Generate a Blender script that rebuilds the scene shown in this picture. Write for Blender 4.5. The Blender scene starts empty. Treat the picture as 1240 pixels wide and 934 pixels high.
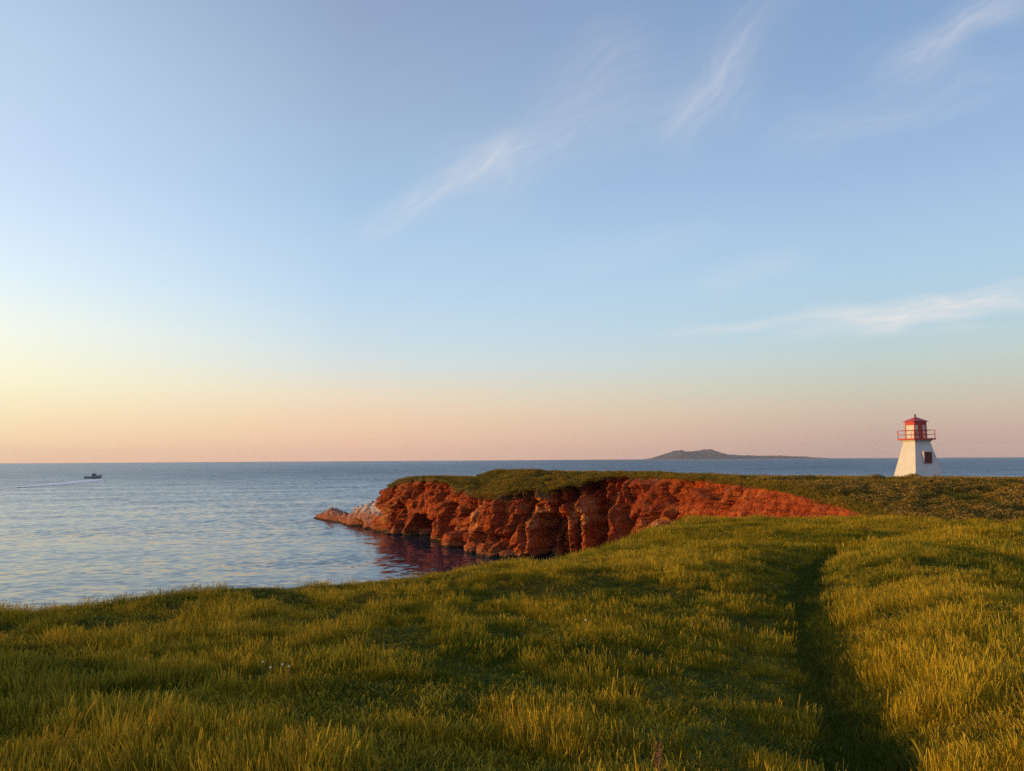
import bpy, bmesh, math, random
import numpy as np
from mathutils import Vector, Matrix

R = math.radians
SC = bpy.context.scene
COL = SC.collection
rng = np.random.default_rng(7)
random.seed(7)

# ------------------------------------------------------------------ camera
EYE_Z = 14.0                      # above the sea
PITCH, ROLL = R(5.46), R(-0.35)
F_PX = 937.0                      # focal length in pixels of the 1240 px wide photo
cam_d = bpy.data.cameras.new("camera")
cam_d.sensor_width = 36.0
cam_d.lens = F_PX / 1240.0 * 36.0
cam_d.clip_start = 0.05
cam_d.clip_end = 200000.0
cam = bpy.data.objects.new("camera", cam_d)
COL.objects.link(cam)
cam.matrix_world = (Matrix.Translation((0, 0, EYE_Z)) @ Matrix.Rotation(math.pi / 2 + PITCH, 4, 'X')
                    @ Matrix.Rotation(ROLL, 4, 'Z'))
SC.camera = cam

# ------------------------------------------------------------------ light, exposure
SUN_AZ, SUN_EL = R(271.0), R(5.6)       # azimuth clockwise from +Y
sun_dir = Vector((math.sin(SUN_AZ) * math.cos(SUN_EL), math.cos(SUN_AZ) * math.cos(SUN_EL), math.sin(SUN_EL)))
sun_d = bpy.data.lights.new("sun", 'SUN')
sun_d.energy = 4.4
sun_d.angle = R(0.6)
sun_d.color = (1.0, 0.57, 0.16)
sun = bpy.data.objects.new("sun", sun_d)
COL.objects.link(sun)
sun.rotation_euler = (-sun_dir).to_track_quat('-Z', 'Y').to_euler()
sun.location = (-40, 20, 60)

SC.view_settings.view_transform = 'Standard'
SC.view_settings.look = 'None'
SC.view_settings.exposure = 0.0
SC.view_settings.gamma = 1.0
SC.view_settings.use_curve_mapping = False
SC.render.engine = 'CYCLES'
SC.cycles.use_denoising = False
SC.cycles.use_adaptive_sampling = False
SC.cycles.max_bounces = 6
SC.cycles.diffuse_bounces = 1
SC.cycles.glossy_bounces = 3
SC.cycles.transmission_bounces = 3
SC.cycles.volume_bounces = 0
SC.cycles.transparent_max_bounces = 12
SC.cycles.sample_clamp_indirect = 6.0
SC.render.film_transparent = False


def s2l(c):
    return tuple((v / 255 / 12.92) if v / 255 <= 0.04045 else ((v / 255 + 0.055) / 1.055) ** 2.4 for v in c)


class NT:
    """small helper to write node trees"""
    def __init__(self, tree):
        self.t = tree
        self.n = tree.nodes
        self.l = tree.links

    def node(self, typ, ins=None, **kw):
        nd = self.n.new(typ)
        for k, v in kw.items():
            setattr(nd, k, v)
        for k, v in (ins or {}).items():
            sock = nd.inputs[k]
            if isinstance(v, bpy.types.NodeSocket):
                self.l.new(v, sock)
            else:
                sock.default_value = v
        return nd

    def math(self, op, a, b=0.0, c=0.0, clamp=False):
        return self.node('ShaderNodeMath', {0: a, 1: b, 2: c}, operation=op, use_clamp=clamp).outputs[0]

    def vmath(self, op, a, b=(0, 0, 0)):
        nd = self.node('ShaderNodeVectorMath', {0: a, 1: b}, operation=op)
        return nd.outputs['Value'] if op in ('DOT_PRODUCT', 'LENGTH', 'DISTANCE') else nd.outputs[0]

    def ramp(self, fac, stops, interp='LINEAR'):
        nd = self.node('ShaderNodeValToRGB', {0: fac})
        nd.color_ramp.interpolation = interp
        el = nd.color_ramp.elements
        while len(el) < len(stops):
            el.new(0.5)
        for e, (p, c) in zip(el, stops):
            e.position = p
            e.color = tuple(c) + (1,) if len(c) == 3 else c
        return nd.outputs[0]

    def mix(self, fac, a, b, blend='MIX'):
        nd = self.node('ShaderNodeMix', data_type='RGBA', blend_type=blend)
        for s, v in ((nd.inputs[0], fac), (nd.inputs[6], a), (nd.inputs[7], b)):
            if isinstance(v, bpy.types.NodeSocket):
                self.l.new(v, s)
            else:
                s.default_value = v if not isinstance(v, tuple) or len(v) == 4 else v + (1,)
        return nd.outputs[2]

    def noise(self, vec, scale=1.0, detail=4.0, rough=0.55, dist=0.0):
        return self.node('ShaderNodeTexNoise', {'Vector': vec, 'Scale': scale, 'Detail': detail,
                                                'Roughness': rough, 'Distortion': dist}).outputs[0]

    def mapr(self, v, a, b, c=0.0, d=1.0, smooth=True):
        nd = self.node('ShaderNodeMapRange', {0: v, 1: a, 2: b, 3: c, 4: d})
        nd.interpolation_type = 'SMOOTHSTEP' if smooth else 'LINEAR'
        return nd.outputs[0]


# ------------------------------------------------------------------ sky
def build_world():
    w = bpy.data.worlds.new("World")
    SC.world = w
    w.use_nodes = True
    w.node_tree.nodes.clear()
    T = NT(w.node_tree)
    tc = T.node('ShaderNodeTexCoord').outputs['Generated']
    sep = T.node('ShaderNodeSeparateXYZ', {0: tc})
    X, Y, Z = sep.outputs
    elev = T.math('DIVIDE', T.math('MULTIPLY', T.math('ARCSINE', Z), 180 / math.pi), 90.0, clamp=True)
    az = T.math('MULTIPLY', T.math('ARCTAN2', X, Y), 180 / math.pi)       # degrees, + to the right

    def stops(rows):
        return [(e / 90.0, s2l(c)) for e, c in rows]
    top = [(45, (122, 146, 188)), (62, (108, 132, 174)), (90, (102, 126, 170))]
    left = T.ramp(elev, stops([(0, (252, 203, 168)), (1.0, (255, 216, 176)), (2.9, (255, 233, 192)), (5.4, (255, 249, 217)), (8.3, (249, 252, 241)),
                               (12, (226, 243, 255)), (15.6, (211, 231, 254)), (19.1, (200, 220, 248)), (25.8, (185, 208, 235)), (32, (165, 190, 220))] + top))
    mid = T.ramp(elev, stops([(0.2, (240, 190, 166)), (1.0, (245, 198, 170)), (2.9, (246, 211, 179)), (4.7, (240, 222, 198)), (6.9, (219, 226, 226)),
                              (9.1, (204, 223, 237)), (12, (190, 216, 241)), (15.6, (179, 207, 237)), (19.1, (167, 197, 230)), (25.8, (158, 180, 212)), (32, (145, 164, 200))] + top))
    right = T.ramp(elev, stops([(0.2, (190, 158, 151)), (1.5, (202, 173, 161)), (3.3, (208, 191, 173)), (5.1, (200, 203, 191)), (6.9, (195, 210, 210)),
                                (8.7, (185, 210, 224)), (12.3, (177, 207, 231)), (15.9, (168, 198, 230)), (19.4, (156, 186, 224)), (25.9, (140, 170, 211)), (32, (129, 159, 201))] + top))
    back = T.ramp(elev, stops([(0, (188, 172, 178)), (5, (204, 182, 186)), (12, (186, 196, 218)), (32, (160, 180, 214)),
                               (90, (102, 126, 170))]))
    g = T.mix(T.mapr(az, -34, -12, smooth=False), left, mid)
    g = T.mix(T.mapr(az, -12, 25, smooth=False), g, right)
    away = T.math('ABSOLUTE', az)
    g = T.mix(T.mapr(az, 40, 120), g, back)
    g = T.mix(T.mapr(az, -150, -110, 1, 0), g, back)
    # soft glow of the low sun just outside the left edge
    dt = T.vmath('DOT_PRODUCT', tc, tuple(sun_dir))
    glow = T.math('POWER', T.math('MAXIMUM', dt, 0.0), 26.0)
    g = T.mix(glow, g, (0.22, 0.17, 0.09), 'ADD')
    # cirrus wisps: straight streaks in the gnomonic plane facing +Y
    Ys = T.math('MAXIMUM', Y, 0.05)
    u, v = T.math('DIVIDE', X, Ys), T.math('DIVIDE', Z, Ys)
    uv = T.node('ShaderNodeCombineXYZ', {0: u, 1: v, 2: 0.0}).outputs[0]
    th = math.tan(PITCH)

    def uvof(px, py):
        a, b = (px - 620) / F_PX, (467 - py) / F_PX
        yy = math.cos(PITCH) - b * math.sin(PITCH)
        zz = math.sin(PITCH) + b * math.cos(PITCH)
        return a / yy, zz / yy
    wisps = [  # A, B (pixels of the photo), half width, strength
        ((415, 305), (660, 150), 0.034, 0.40),
        ((500, 265), (860, 70), 0.085, 0.22),
        ((640, 130), (800, 20), 0.060, 0.14),
        ((800, 180), (930, 20), 0.040, 0.20),
        ((790, 200), (1000, -60), 0.085, 0.16),
        ((1040, 105), (1290, -30), 0.046, 0.34),
        ((880, 200), (1290, 70), 0.060, 0.16),
        ((920, 404), (1310, 352), 0.027, 0.85),
        ((1060, 396), (1330, 366), 0.017, 0.50),
        ((780, 408), (1010, 386), 0.012, 0.30),
        ((1000, 414), (1240, 398), 0.010, 0.26),
        ((830, 350), (990, 308), 0.030, 0.22),
        ((640, 330), (900, 275), 0.035, 0.10),
    ]
    total = None
    for k, (a, b, hw, st) in enumerate(wisps):
        A, B = uvof(*a), uvof(*b)
        L = math.hypot(B[0] - A[0], B[1] - A[1])
        d = ((B[0] - A[0]) / L, (B[1] - A[1]) / L)
        rel = T.vmath('SUBTRACT', uv, (A[0], A[1], 0))
        along = T.vmath('DOT_PRODUCT', rel, (d[0], d[1], 0))
        across = T.vmath('DOT_PRODUCT', rel, (-d[1], d[0], 0))
        warp = T.math('MULTIPLY', T.math('SUBTRACT', T.noise(uv, 5.0 + k * .3, 2), 0.5), hw * 1.6)
        across = T.math('ADD', across, warp)
        p = T.node('ShaderNodeCombineXYZ', {0: T.math('MULTIPLY', along, 6.0), 1: T.math('MULTIPLY', across, 42.0), 2: k * 3.7}).outputs[0]
        n1 = T.mapr(T.noise(p, 1.0, 8, 0.66, 0.9), 0.34, 0.72)
        m = T.math('MULTIPLY', T.mapr(T.math('ABSOLUTE', across), 0.0, hw, 1, 0),
                   T.math('MULTIPLY', T.mapr(along, -0.02, L * 0.35), T.mapr(along, L * 0.6, L * 1.05, 1, 0)))
        m = T.math('MULTIPLY', T.math('MULTIPLY', m, T.math('ADD', T.math('MULTIPLY', n1, 0.66), 0.34)), st)
        total = m if total is None else T.math('ADD', total, m)
    total = T.math('MULTIPLY', total, T.math('GREATER_THAN', Y, 0.06), clamp=True)
    g = T.mix(total, g, s2l((238, 232, 232)))
    sky = T.node('ShaderNodeTexSky', sky_type='NISHITA', sun_disc=False, sun_elevation=SUN_EL, sun_rotation=SUN_AZ,
                 altitude=0.0, air_density=1.0, dust_density=2.0, ozone_density=2.0).outputs[0]
    g = T.vmath('MULTIPLY', g, (0.997, 1.008, 0.988))
    g10 = T.vmath('SCALE', g)
    g10.node.inputs['Scale'].default_value = 10.8
    fin = T.mix(0.10, g10, sky)
    bg = T.node('ShaderNodeBackground', {0: fin, 1: 0.1})
    out = T.node('ShaderNodeOutputWorld', {0: bg.outputs[0]})


build_world()


# ------------------------------------------------------------------ numpy noise
def _hash(ix, iy, iz, seed):
    h = (ix.astype(np.int64) * 374761393 + iy.astype(np.int64) * 668265263 + iz.astype(np.int64) * 2147483647 + seed * 1274126177) & 0xFFFFFFFF
    h = ((h ^ (h >> 13)) * 1274126177) & 0xFFFFFFFF
    h = ((h ^ (h >> 16)) * 2246822519) & 0xFFFFFFFF
    return ((h ^ (h >> 15)) & 0xFFFFFF) / float(0xFFFFFF)


def vnoise(x, y, z=None, seed=0):
    x, y = np.asarray(x, float), np.asarray(y, float)
    z = np.zeros_like(x) if z is None else np.asarray(z, float)
    ix, iy, iz = np.floor(x), np.floor(y), np.floor(z)
    fx, fy, fz = x - ix, y - iy, z - iz
    fx, fy, fz = [f * f * f * (f * (f * 6 - 15) + 10) for f in (fx, fy, fz)]
    r = 0
    for a in (0, 1):
        wx = fx if a else 1 - fx
        for b in (0, 1):
            wy = fy if b else 1 - fy
            for c in (0, 1):
                wz = fz if c else 1 - fz
                r = r + wx * wy * wz * _hash(ix + a, iy + b, iz + c, seed)
    return r * 2 - 1


def fbm(x, y, z=None, oct=4, seed=0, gain=0.5):
    s, a, tot = 0, 1.0, 0
    zz = None if z is None else np.asarray(z, float)
    for k in range(oct):
        f = 2.03 ** k
        s = s + a * vnoise(np.asarray(x) * f + 13.1 * k, np.asarray(y) * f - 7.7 * k, None if zz is None else zz * f + 3.3 * k, seed + k)
        tot += a
        a *= gain
    return s / tot


def facets(u, v, seed=0, tilt=0.9, crack=0.0):
    """rock broken into tilted flat facets: offset plane of the nearest cell"""
    u, v = np.asarray(u, float), np.asarray(v, float)
    iu, iv = np.floor(u), np.floor(v)
    best = np.full(u.shape, 9.0)
    val = np.zeros(u.shape)
    sec = np.full(u.shape, 9.0)
    zero = np.zeros(u.shape)
    for a in (-1, 0, 1):
        for b in (-1, 0, 1):
            cu, cv = iu + a, iv + b
            ru, rv = cu + 0.1 + 0.8 * _hash(cu, cv, zero, seed), cv + 0.1 + 0.8 * _hash(cu, cv, zero, seed + 1)
            d = (u - ru) ** 2 + (v - rv) ** 2
            pl = (_hash(cu, cv, zero, seed + 2) - 0.5) * 1.2 + tilt * ((_hash(cu, cv, zero, seed + 3) - 0.5) * 2 * (u - ru) + (_hash(cu, cv, zero, seed + 4) - 0.5) * 1.0 * (v - rv))
            m = d < best
            sec = np.where(m, best, np.minimum(sec, d))
            best = np.where(m, d, best)
            val = np.where(m, pl, val)
    return val - crack * np.exp(-((np.sqrt(sec) - np.sqrt(best)) / 0.10) ** 2)


def sstep(a, b, x):
    t = np.clip((np.asarray(x, float) - a) / (b - a), 0, 1)
    return t * t * (3 - 2 * t)


def catmull(pts, step):
    pts = [np.array(p, float) for p in pts]
    P = [2 * pts[0] - pts[1]] + pts + [2 * pts[-1] - pts[-2]]
    out = []
    for i in range(1, len(P) - 2):
        p0, p1, p2, p3 = P[i - 1:i + 3]
        n = max(2, int(np.linalg.norm(p2 - p1) / step * 3))
        for k in range(n):
            t = k / n
            out.append(0.5 * ((2 * p1) + (-p0 + p2) * t + (2 * p0 - 5 * p1 + 4 * p2 - p3) * t * t + (-p0 + 3 * p1 - 3 * p2 + p3) * t ** 3))
    out.append(pts[-1])
    out = np.array(out)
    s = np.r_[0, np.cumsum(np.linalg.norm(np.diff(out, axis=0), axis=1))]
    n = max(2, int(s[-1] / step))
    q = np.linspace(0, s[-1], n)
    return np.stack([np.interp(q, s, out[:, k]) for k in range(out.shape[1])], 1)


def poly_dist(x, y, pts, closed=True):
    """distance to a polyline and, when closed, negative inside"""
    x, y = np.asarray(x, float), np.asarray(y, float)
    best = np.full(x.shape, 1e9)
    inside = np.zeros(x.shape, bool)
    n = len(pts)
    for i in range(n if closed else n - 1):
        ax, ay = pts[i]
        bx, by = pts[(i + 1) % n]
        dx, dy = bx - ax, by - ay
        L2 = dx * dx + dy * dy + 1e-12
        t = np.clip(((x - ax) * dx + (y - ay) * dy) / L2, 0, 1)
        best = np.minimum(best, (x - ax - t * dx) ** 2 + (y - ay - t * dy) ** 2)
        if closed and ay != by:
            c = ((ay > y) != (by > y)) & (x < dx * (y - ay) / dy + ax)
            inside ^= c
    d = np.sqrt(best)
    return np.where(inside, -d, d) if closed else d


# ------------------------------------------------------------------ the lie of the land
HILL_EDGE = [(-10.2, 4.7), (-8.2, 8.5), (-7.0, 10.3), (-5.5, 11.7), (-3.5, 13.9), (-1.3, 15.6), (1.2, 17.9), (3.5, 23.3), (8.0, 34.0),
             (12, 38.5), (15.6, 38), (18.4, 34), (22.5, 30.5), (30, 27), (46, 22), (75, 10), (75, -60), (-30, -60), (-17, -20), (-11.5, -2)]
RIM = [(23, 49), (27, 55.5), (29, 62), (29.2, 68), (27.8, 75), (25.2, 83), (22.8, 91), (19.6, 100), (15.5, 107), (10.5, 110.5), (5, 112.5),
       (-1, 116.5), (-6.5, 125), (-12.5, 136), (-18.4, 145.5), (-23, 150.5), (-24.3, 155), (-22.3, 160), (-17, 165)]
RIM_D = catmull(RIM, 1.5)
FAR_LAND = [tuple(p) for p in RIM_D] + [(0, 161), (30, 166), (70, 176), (130, 190), (230, 200), (230, 20), (60, 20), (20, 33), (19, 43)]
PATH = catmull([(0.2, -12), (1.0, -5), (1.7, 0), (1.93, 3.0), (2.17, 4.6), (2.78, 6.6), (3.75, 9.8), (4.8, 12.8), (5.95, 15.8), (7.9, 19.4), (10.8, 22.9),
                (15.6, 27.5), (21.5, 32.5), (27, 39), (33, 46), (41, 54), (48, 66), (52, 85)], 0.1)


def path_frame(x, y):
    """signed lateral distance from the trodden path (+ = right of it)"""
    x, y = np.asarray(x, float), np.asarray(y, float)
    best = np.full(x.shape, 1e9)
    sg = np.zeros(x.shape)
    P = PATH[::6]
    for i in range(len(P) - 1):
        ax, ay = P[i]
        bx, by = P[i + 1]
        dx, dy = bx - ax, by - ay
        L2 = dx * dx + dy * dy
        t = np.clip(((x - ax) * dx + (y - ay) * dy) / L2, 0, 1)
        d = np.hypot(x - ax - t * dx, y - ay - t * dy)
        s = np.sign((x - ax) * dy - (y - ay) * dx)
        m = d < best
        best = np.where(m, d, best)
        sg = np.where(m, s, sg)
    return best * np.where(sg == 0, 1, sg)


def near_top(x, y):
    pl = 12.2 - 0.029 * y
    hum = 0.12 * fbm(x / 3.0, y / 3.0, oct=3, seed=11) + 0.22 * fbm(x / 9.0 + 5, y / 9.0, oct=2, seed=3)
    hum = hum + 0.06 * fbm(x / 1.1, y / 1.1, oct=3, seed=5)
    for (mx, my, mr, mh) in ((-6.6, 6.3, 1.5, 0.42), (-4.4, 4.2, 0.9, 0.16), (-6.6, 9.8, 0.6, 0.16)):  # first mound lies out of view, added to shade the near meadow
        hum = hum + mh * np.exp(-((x - mx) ** 2 + (y - my) ** 2) / mr ** 2)
    t = path_frame(x, y)
    gul = np.where(t < 0, -0.21 * np.exp(-(t / 0.75) ** 2), -0.21 * np.exp(-(t / 0.42) ** 2) + 0.20 * np.exp(-((t - 1.9) / 1.5) ** 2))
    return pl + hum * sstep(0.0, 1.2, np.abs(t)) * sstep(0.3, 3, np.hypot(x, y)) + gul


OFF_U = [-0.30, -0.168, -0.155, -0.142, -0.125, -0.06, -0.045, -0.02, 0.005, 0.085, 0.19, 0.30, 0.45, 0.66, 1.2]
OFF_V = [60.0, 42.0, 29.0, 22.5, 20.0, 19.5, 20.5, 12.2, 11.8, 14.2, 17.5, 21.0, 23.5, 24.5, 26.0]


def far_top(x, y, sdF=None):
    u = x / np.maximum(y, 1)
    off = np.interp(u, OFF_U, OFF_V)
    p = 14.0 - off / F_PX * y - 0.22
    back = sstep(0, 1, (y - (118 - 0.65 * x)) / 60.0)
    p = p - 2.4 * back * sstep(-0.1, 0.3, u)
    bank = np.interp(y, [40, 54, 60, 66, 75, 83, 90, 97, 300], [8.4, 8.9, 9.35, 9.95, 10.9, 11.5, 11.9, 13, 40])
    k = 0.35
    h = np.clip(0.5 + 0.5 * (bank - p) / k, 0, 1)
    z = bank * (1 - h) + p * h - k * h * (1 - h)
    if sdF is None:
        sdF = poly_dist(x, y, FAR_LAND)
    # rounded grassy shoulder above the middle of the cliff
    w = np.interp(x, [-13, -9, -5, 0, 6, 11, 15], [0, 0.4, 0.8, 1.0, 0.85, 0.35, 0.0]) * sstep(98, 106, y)
    z = z - w * 3.1 * np.clip(1 - (-sdF) / 6.5, 0, 1) ** 1.4
    z = z - 0.25 * np.clip(1 - (-sdF) / 1.6, 0, 1) ** 2
    z = z + 0.16 * fbm(x / 7.0, y / 7.0, oct=3, seed=21) * sstep(40, 60, y) + 0.10 * fbm(x / 1.6, y / 1.6, oct=2, seed=22)
    z = z + w * 1.9 * np.clip(1 - (-sdF) / 6.5, 0, 1) * (fbm(x / 1.9 + y / 4, y / 9.0, oct=2, seed=23) - 0.1)
    return z


def land(x, y):
    x, y = np.asarray(x, float), np.asarray(y, float)
    sE = np.maximum(poly_dist(x, y, HILL_EDGE), 0)
    east = sstep(12, 24, x)
    seaward = 0.30 * sE + 0.34 * sE ** 2
    inland = 0.10 * sE + 0.016 * sE ** 2
    a = near_top(x, y) - (seaward * (1 - east) + inland * east)
    sF = poly_dist(x, y, FAR_LAND)
    b = far_top(x, y, sF) - 2.6 * np.maximum(sF, 0)
    k = 0.5
    h = np.clip(0.5 + 0.5 * (a - b) / k, 0, 1)
    z = b * (1 - h) + a * h + k * h * (1 - h)
    return np.maximum(z, -4.0)


# ------------------------------------------------------------------ object helpers
def setp(o, label=None, cat=None, group=None, kind=None):
    for k, v in (('label', label), ('category', cat), ('group', group), ('kind', kind)):
        if v:
            o[k] = v
    return o


def mesh_np(name, verts, faces, mat=None, parent=None, smooth=False, attrs=None):
    """verts (n,3); faces list of arrays (m,k)"""
    me = bpy.data.meshes.new(name)
    verts = np.asarray(verts, np.float32)
    faces = [np.asarray(f, np.int32) for f in (faces if isinstance(faces, list) else [faces]) if len(f)]
    me.vertices.add(len(verts))
    me.vertices.foreach_set('co', verts.ravel())
    loops = np.concatenate([f.ravel() for f in faces])
    tot = np.concatenate([np.full(len(f), f.shape[1], np.int32) for f in faces])
    start = np.r_[0, np.cumsum(tot)[:-1]].astype(np.int32)
    me.loops.add(len(loops))
    me.loops.foreach_set('vertex_index', loops)
    me.polygons.add(len(tot))
    me.polygons.foreach_set('loop_start', start)
    if smooth:
        me.polygons.foreach_set('use_smooth', np.ones(len(tot), bool))
    me.update(calc_edges=True)
    for k, v in (attrs or {}).items():
        at = me.attributes.new(k, 'FLOAT', 'POINT')
        at.data.foreach_set('value', np.asarray(v, np.float32))
    if mat:
        me.materials.append(mat)
    me.validate()
    o = bpy.data.objects.new(name, me)
    if parent is not False:
        COL.objects.link(o)
        if parent:
            o.parent = parent
    return o


def grid_faces(nr, nc):
    i = np.arange((nr - 1) * (nc - 1))
    r, c = i // (nc - 1), i % (nc - 1)
    a = r * nc + c
    return np.stack([a, a + 1, a + nc + 1, a + nc], 1)


class MB:
    """collects boxes, tubes and prisms into one mesh"""
    def __init__(self):
        self.bm = bmesh.new()

    def hull8(self, pts):
        vs = [self.bm.verts.new(p) for p in pts]       # bottom 4 ccw, top 4 ccw
        for f in ((3, 2, 1, 0), (4, 5, 6, 7), (0, 1, 5, 4), (1, 2, 6, 5), (2, 3, 7, 6), (3, 0, 4, 7)):
            self.bm.faces.new([vs[i] for i in f])
        return self

    def box(self, x0, x1, y0, y1, z0, z1):
        return self.hull8([(x0, y0, z0), (x1, y0, z0), (x1, y1, z0), (x0, y1, z0), (x0, y0, z1), (x1, y0, z1), (x1, y1, z1), (x0, y1, z1)])

    def frustum(self, a0, z0, a1, z1):
        return self.hull8([(-a0, -a0, z0), (a0, -a0, z0), (a0, a0, z0), (-a0, a0, z0), (-a1, -a1, z1), (a1, -a1, z1), (a1, a1, z1), (-a1, a1, z1)])

    def tube(self, p, q, r0, r1=None, n=8, cap=True):
        p, q = Vector(p), Vector(q)
        r1 = r0 if r1 is None else r1
        d = (q - p).normalized()
        u = d.orthogonal().normalized()
        w = d.cross(u)
        A = [self.bm.verts.new(p + (u * math.cos(2 * math.pi * k / n) + w * math.sin(2 * math.pi * k / n)) * r0) for k in range(n)]
        B = [self.bm.verts.new(q + (u * math.cos(2 * math.pi * k / n) + w * math.sin(2 * math.pi * k / n)) * r1) for k in range(n)]
        for k in range(n):
            self.bm.faces.new((A[k], A[(k + 1) % n], B[(k + 1) % n], B[k]))
        if cap:
            self.bm.faces.new(A[::-1])
            self.bm.faces.new(B)
        return self

    def ball(self, c, r, sz=1.0, sub=2):
        bmesh.ops.create_icosphere(self.bm, subdivisions=sub, radius=r, matrix=Matrix.Translation(c) @ Matrix.Diagonal((1, 1, sz, 1)))
        return self

    def build(self, name, mat, parent=None, bevel=0.0, smooth=False, link=True):
        bmesh.ops.recalc_face_normals(self.bm, faces=self.bm.faces)
        if bevel:
            bmesh.ops.bevel(self.bm, geom=list(self.bm.edges), offset=bevel, segments=1, affect='EDGES', clamp_overlap=True)
        me = bpy.data.meshes.new(name)
        self.bm.to_mesh(me)
        self.bm.free()
        if smooth:
            for p in me.polygons:
                p.use_smooth = True
        me.materials.append(mat)
        o = bpy.data.objects.new(name, me)
        if link:
            COL.objects.link(o)
        if parent:
            o.parent = parent
        return o


def empty(name, loc, rz=0.0):
    o = bpy.data.objects.new(name, None)
    COL.objects.link(o)
    o.location = loc
    o.rotation_euler = (0, 0, rz)
    o.empty_display_size = 0.5
    return o


def new_mat(name):
    m = bpy.data.materials.new(name)
    m.use_nodes = True
    m.node_tree.nodes.clear()
    T = NT(m.node_tree)
    out = T.node('ShaderNodeOutputMaterial')
    return m, T, out


def paint(name, col, rough=0.55, var=0.12, scale=3.0, bump=0.0, metal=0.0):
    m, T, out = new_mat(name)
    pos = T.node('ShaderNodeTexCoord').outputs['Object']
    n = T.noise(pos, scale, 5)
    lo = tuple(c * (1 - var) for c in col)
    hi = tuple(min(1, c * (1 + var * 0.5)) for c in col)
    c = T.mix(T.mapr(n, 0.3, 0.7), lo, hi)
    b = T.node('ShaderNodeBsdfPrincipled', {'Base Color': c, 'Roughness': rough, 'Metallic': metal})
    if bump:
        bp = T.node('ShaderNodeBump', {'Height': T.noise(pos, scale * 6, 4), 'Distance': bump, 'Strength': 1.0})
        T.l.new(bp.outputs[0], b.inputs['Normal'])
    T.l.new(b.outputs[0], out.inputs[0])
    return m


# ------------------------------------------------------------------ materials of the land
def mat_ground():
    m, T, out = new_mat("turf_soil")
    pos = T.node('ShaderNodeNewGeometry').outputs['Position']
    nz = T.node('ShaderNodeSeparateXYZ', {0: T.node('ShaderNodeNewGeometry').outputs['Normal']}).outputs[2]
    a = T.mapr(T.noise(pos, 0.35, 6, 0.6), 0.35, 0.65)
    b = T.mapr(T.noise(pos, 4.0, 5, 0.6), 0.3, 0.7)
    c = T.mix(a, (0.040, 0.058, 0.008), (0.085, 0.070, 0.014))
    c = T.mix(T.math('MULTIPLY', b, 0.5), c, (0.06, 0.045, 0.018))
    rock = T.mix(b, (0.33, 0.085, 0.035), (0.22, 0.05, 0.022))
    c = T.mix(T.mapr(nz, 0.45, 0.72), rock, c)
    bp = T.node('ShaderNodeBump', {'Height': T.noise(pos, 9.0, 6, 0.65), 'Distance': 0.12, 'Strength': 0.8})
    p = T.node('ShaderNodeBsdfPrincipled', {'Base Color': c, 'Roughness': 0.95, 'Specular IOR Level': 0.0, 'Normal': bp.outputs[0]})
    T.l.new(p.outputs[0], out.inputs[0])
    return m


def mat_path():
    m, T, out = new_mat("trodden_turf")
    pos = T.node('ShaderNodeNewGeometry').outputs['Position']
    a = T.mapr(T.noise(pos, 1.6, 6, 0.65), 0.35, 0.65)
    c = T.mix(a, (0.030, 0.046, 0.008), (0.05, 0.045, 0.014))
    bp = T.node('ShaderNodeBump', {'Height': T.noise(pos, 14.0, 6, 0.65), 'Distance': 0.05, 'Strength': 0.8})
    p = T.node('ShaderNodeBsdfPrincipled', {'Base Color': c, 'Roughness': 0.95, 'Specular IOR Level': 0.0, 'Normal': bp.outputs[0]})
    T.l.new(p.outputs[0], out.inputs[0])
    return m


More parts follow.
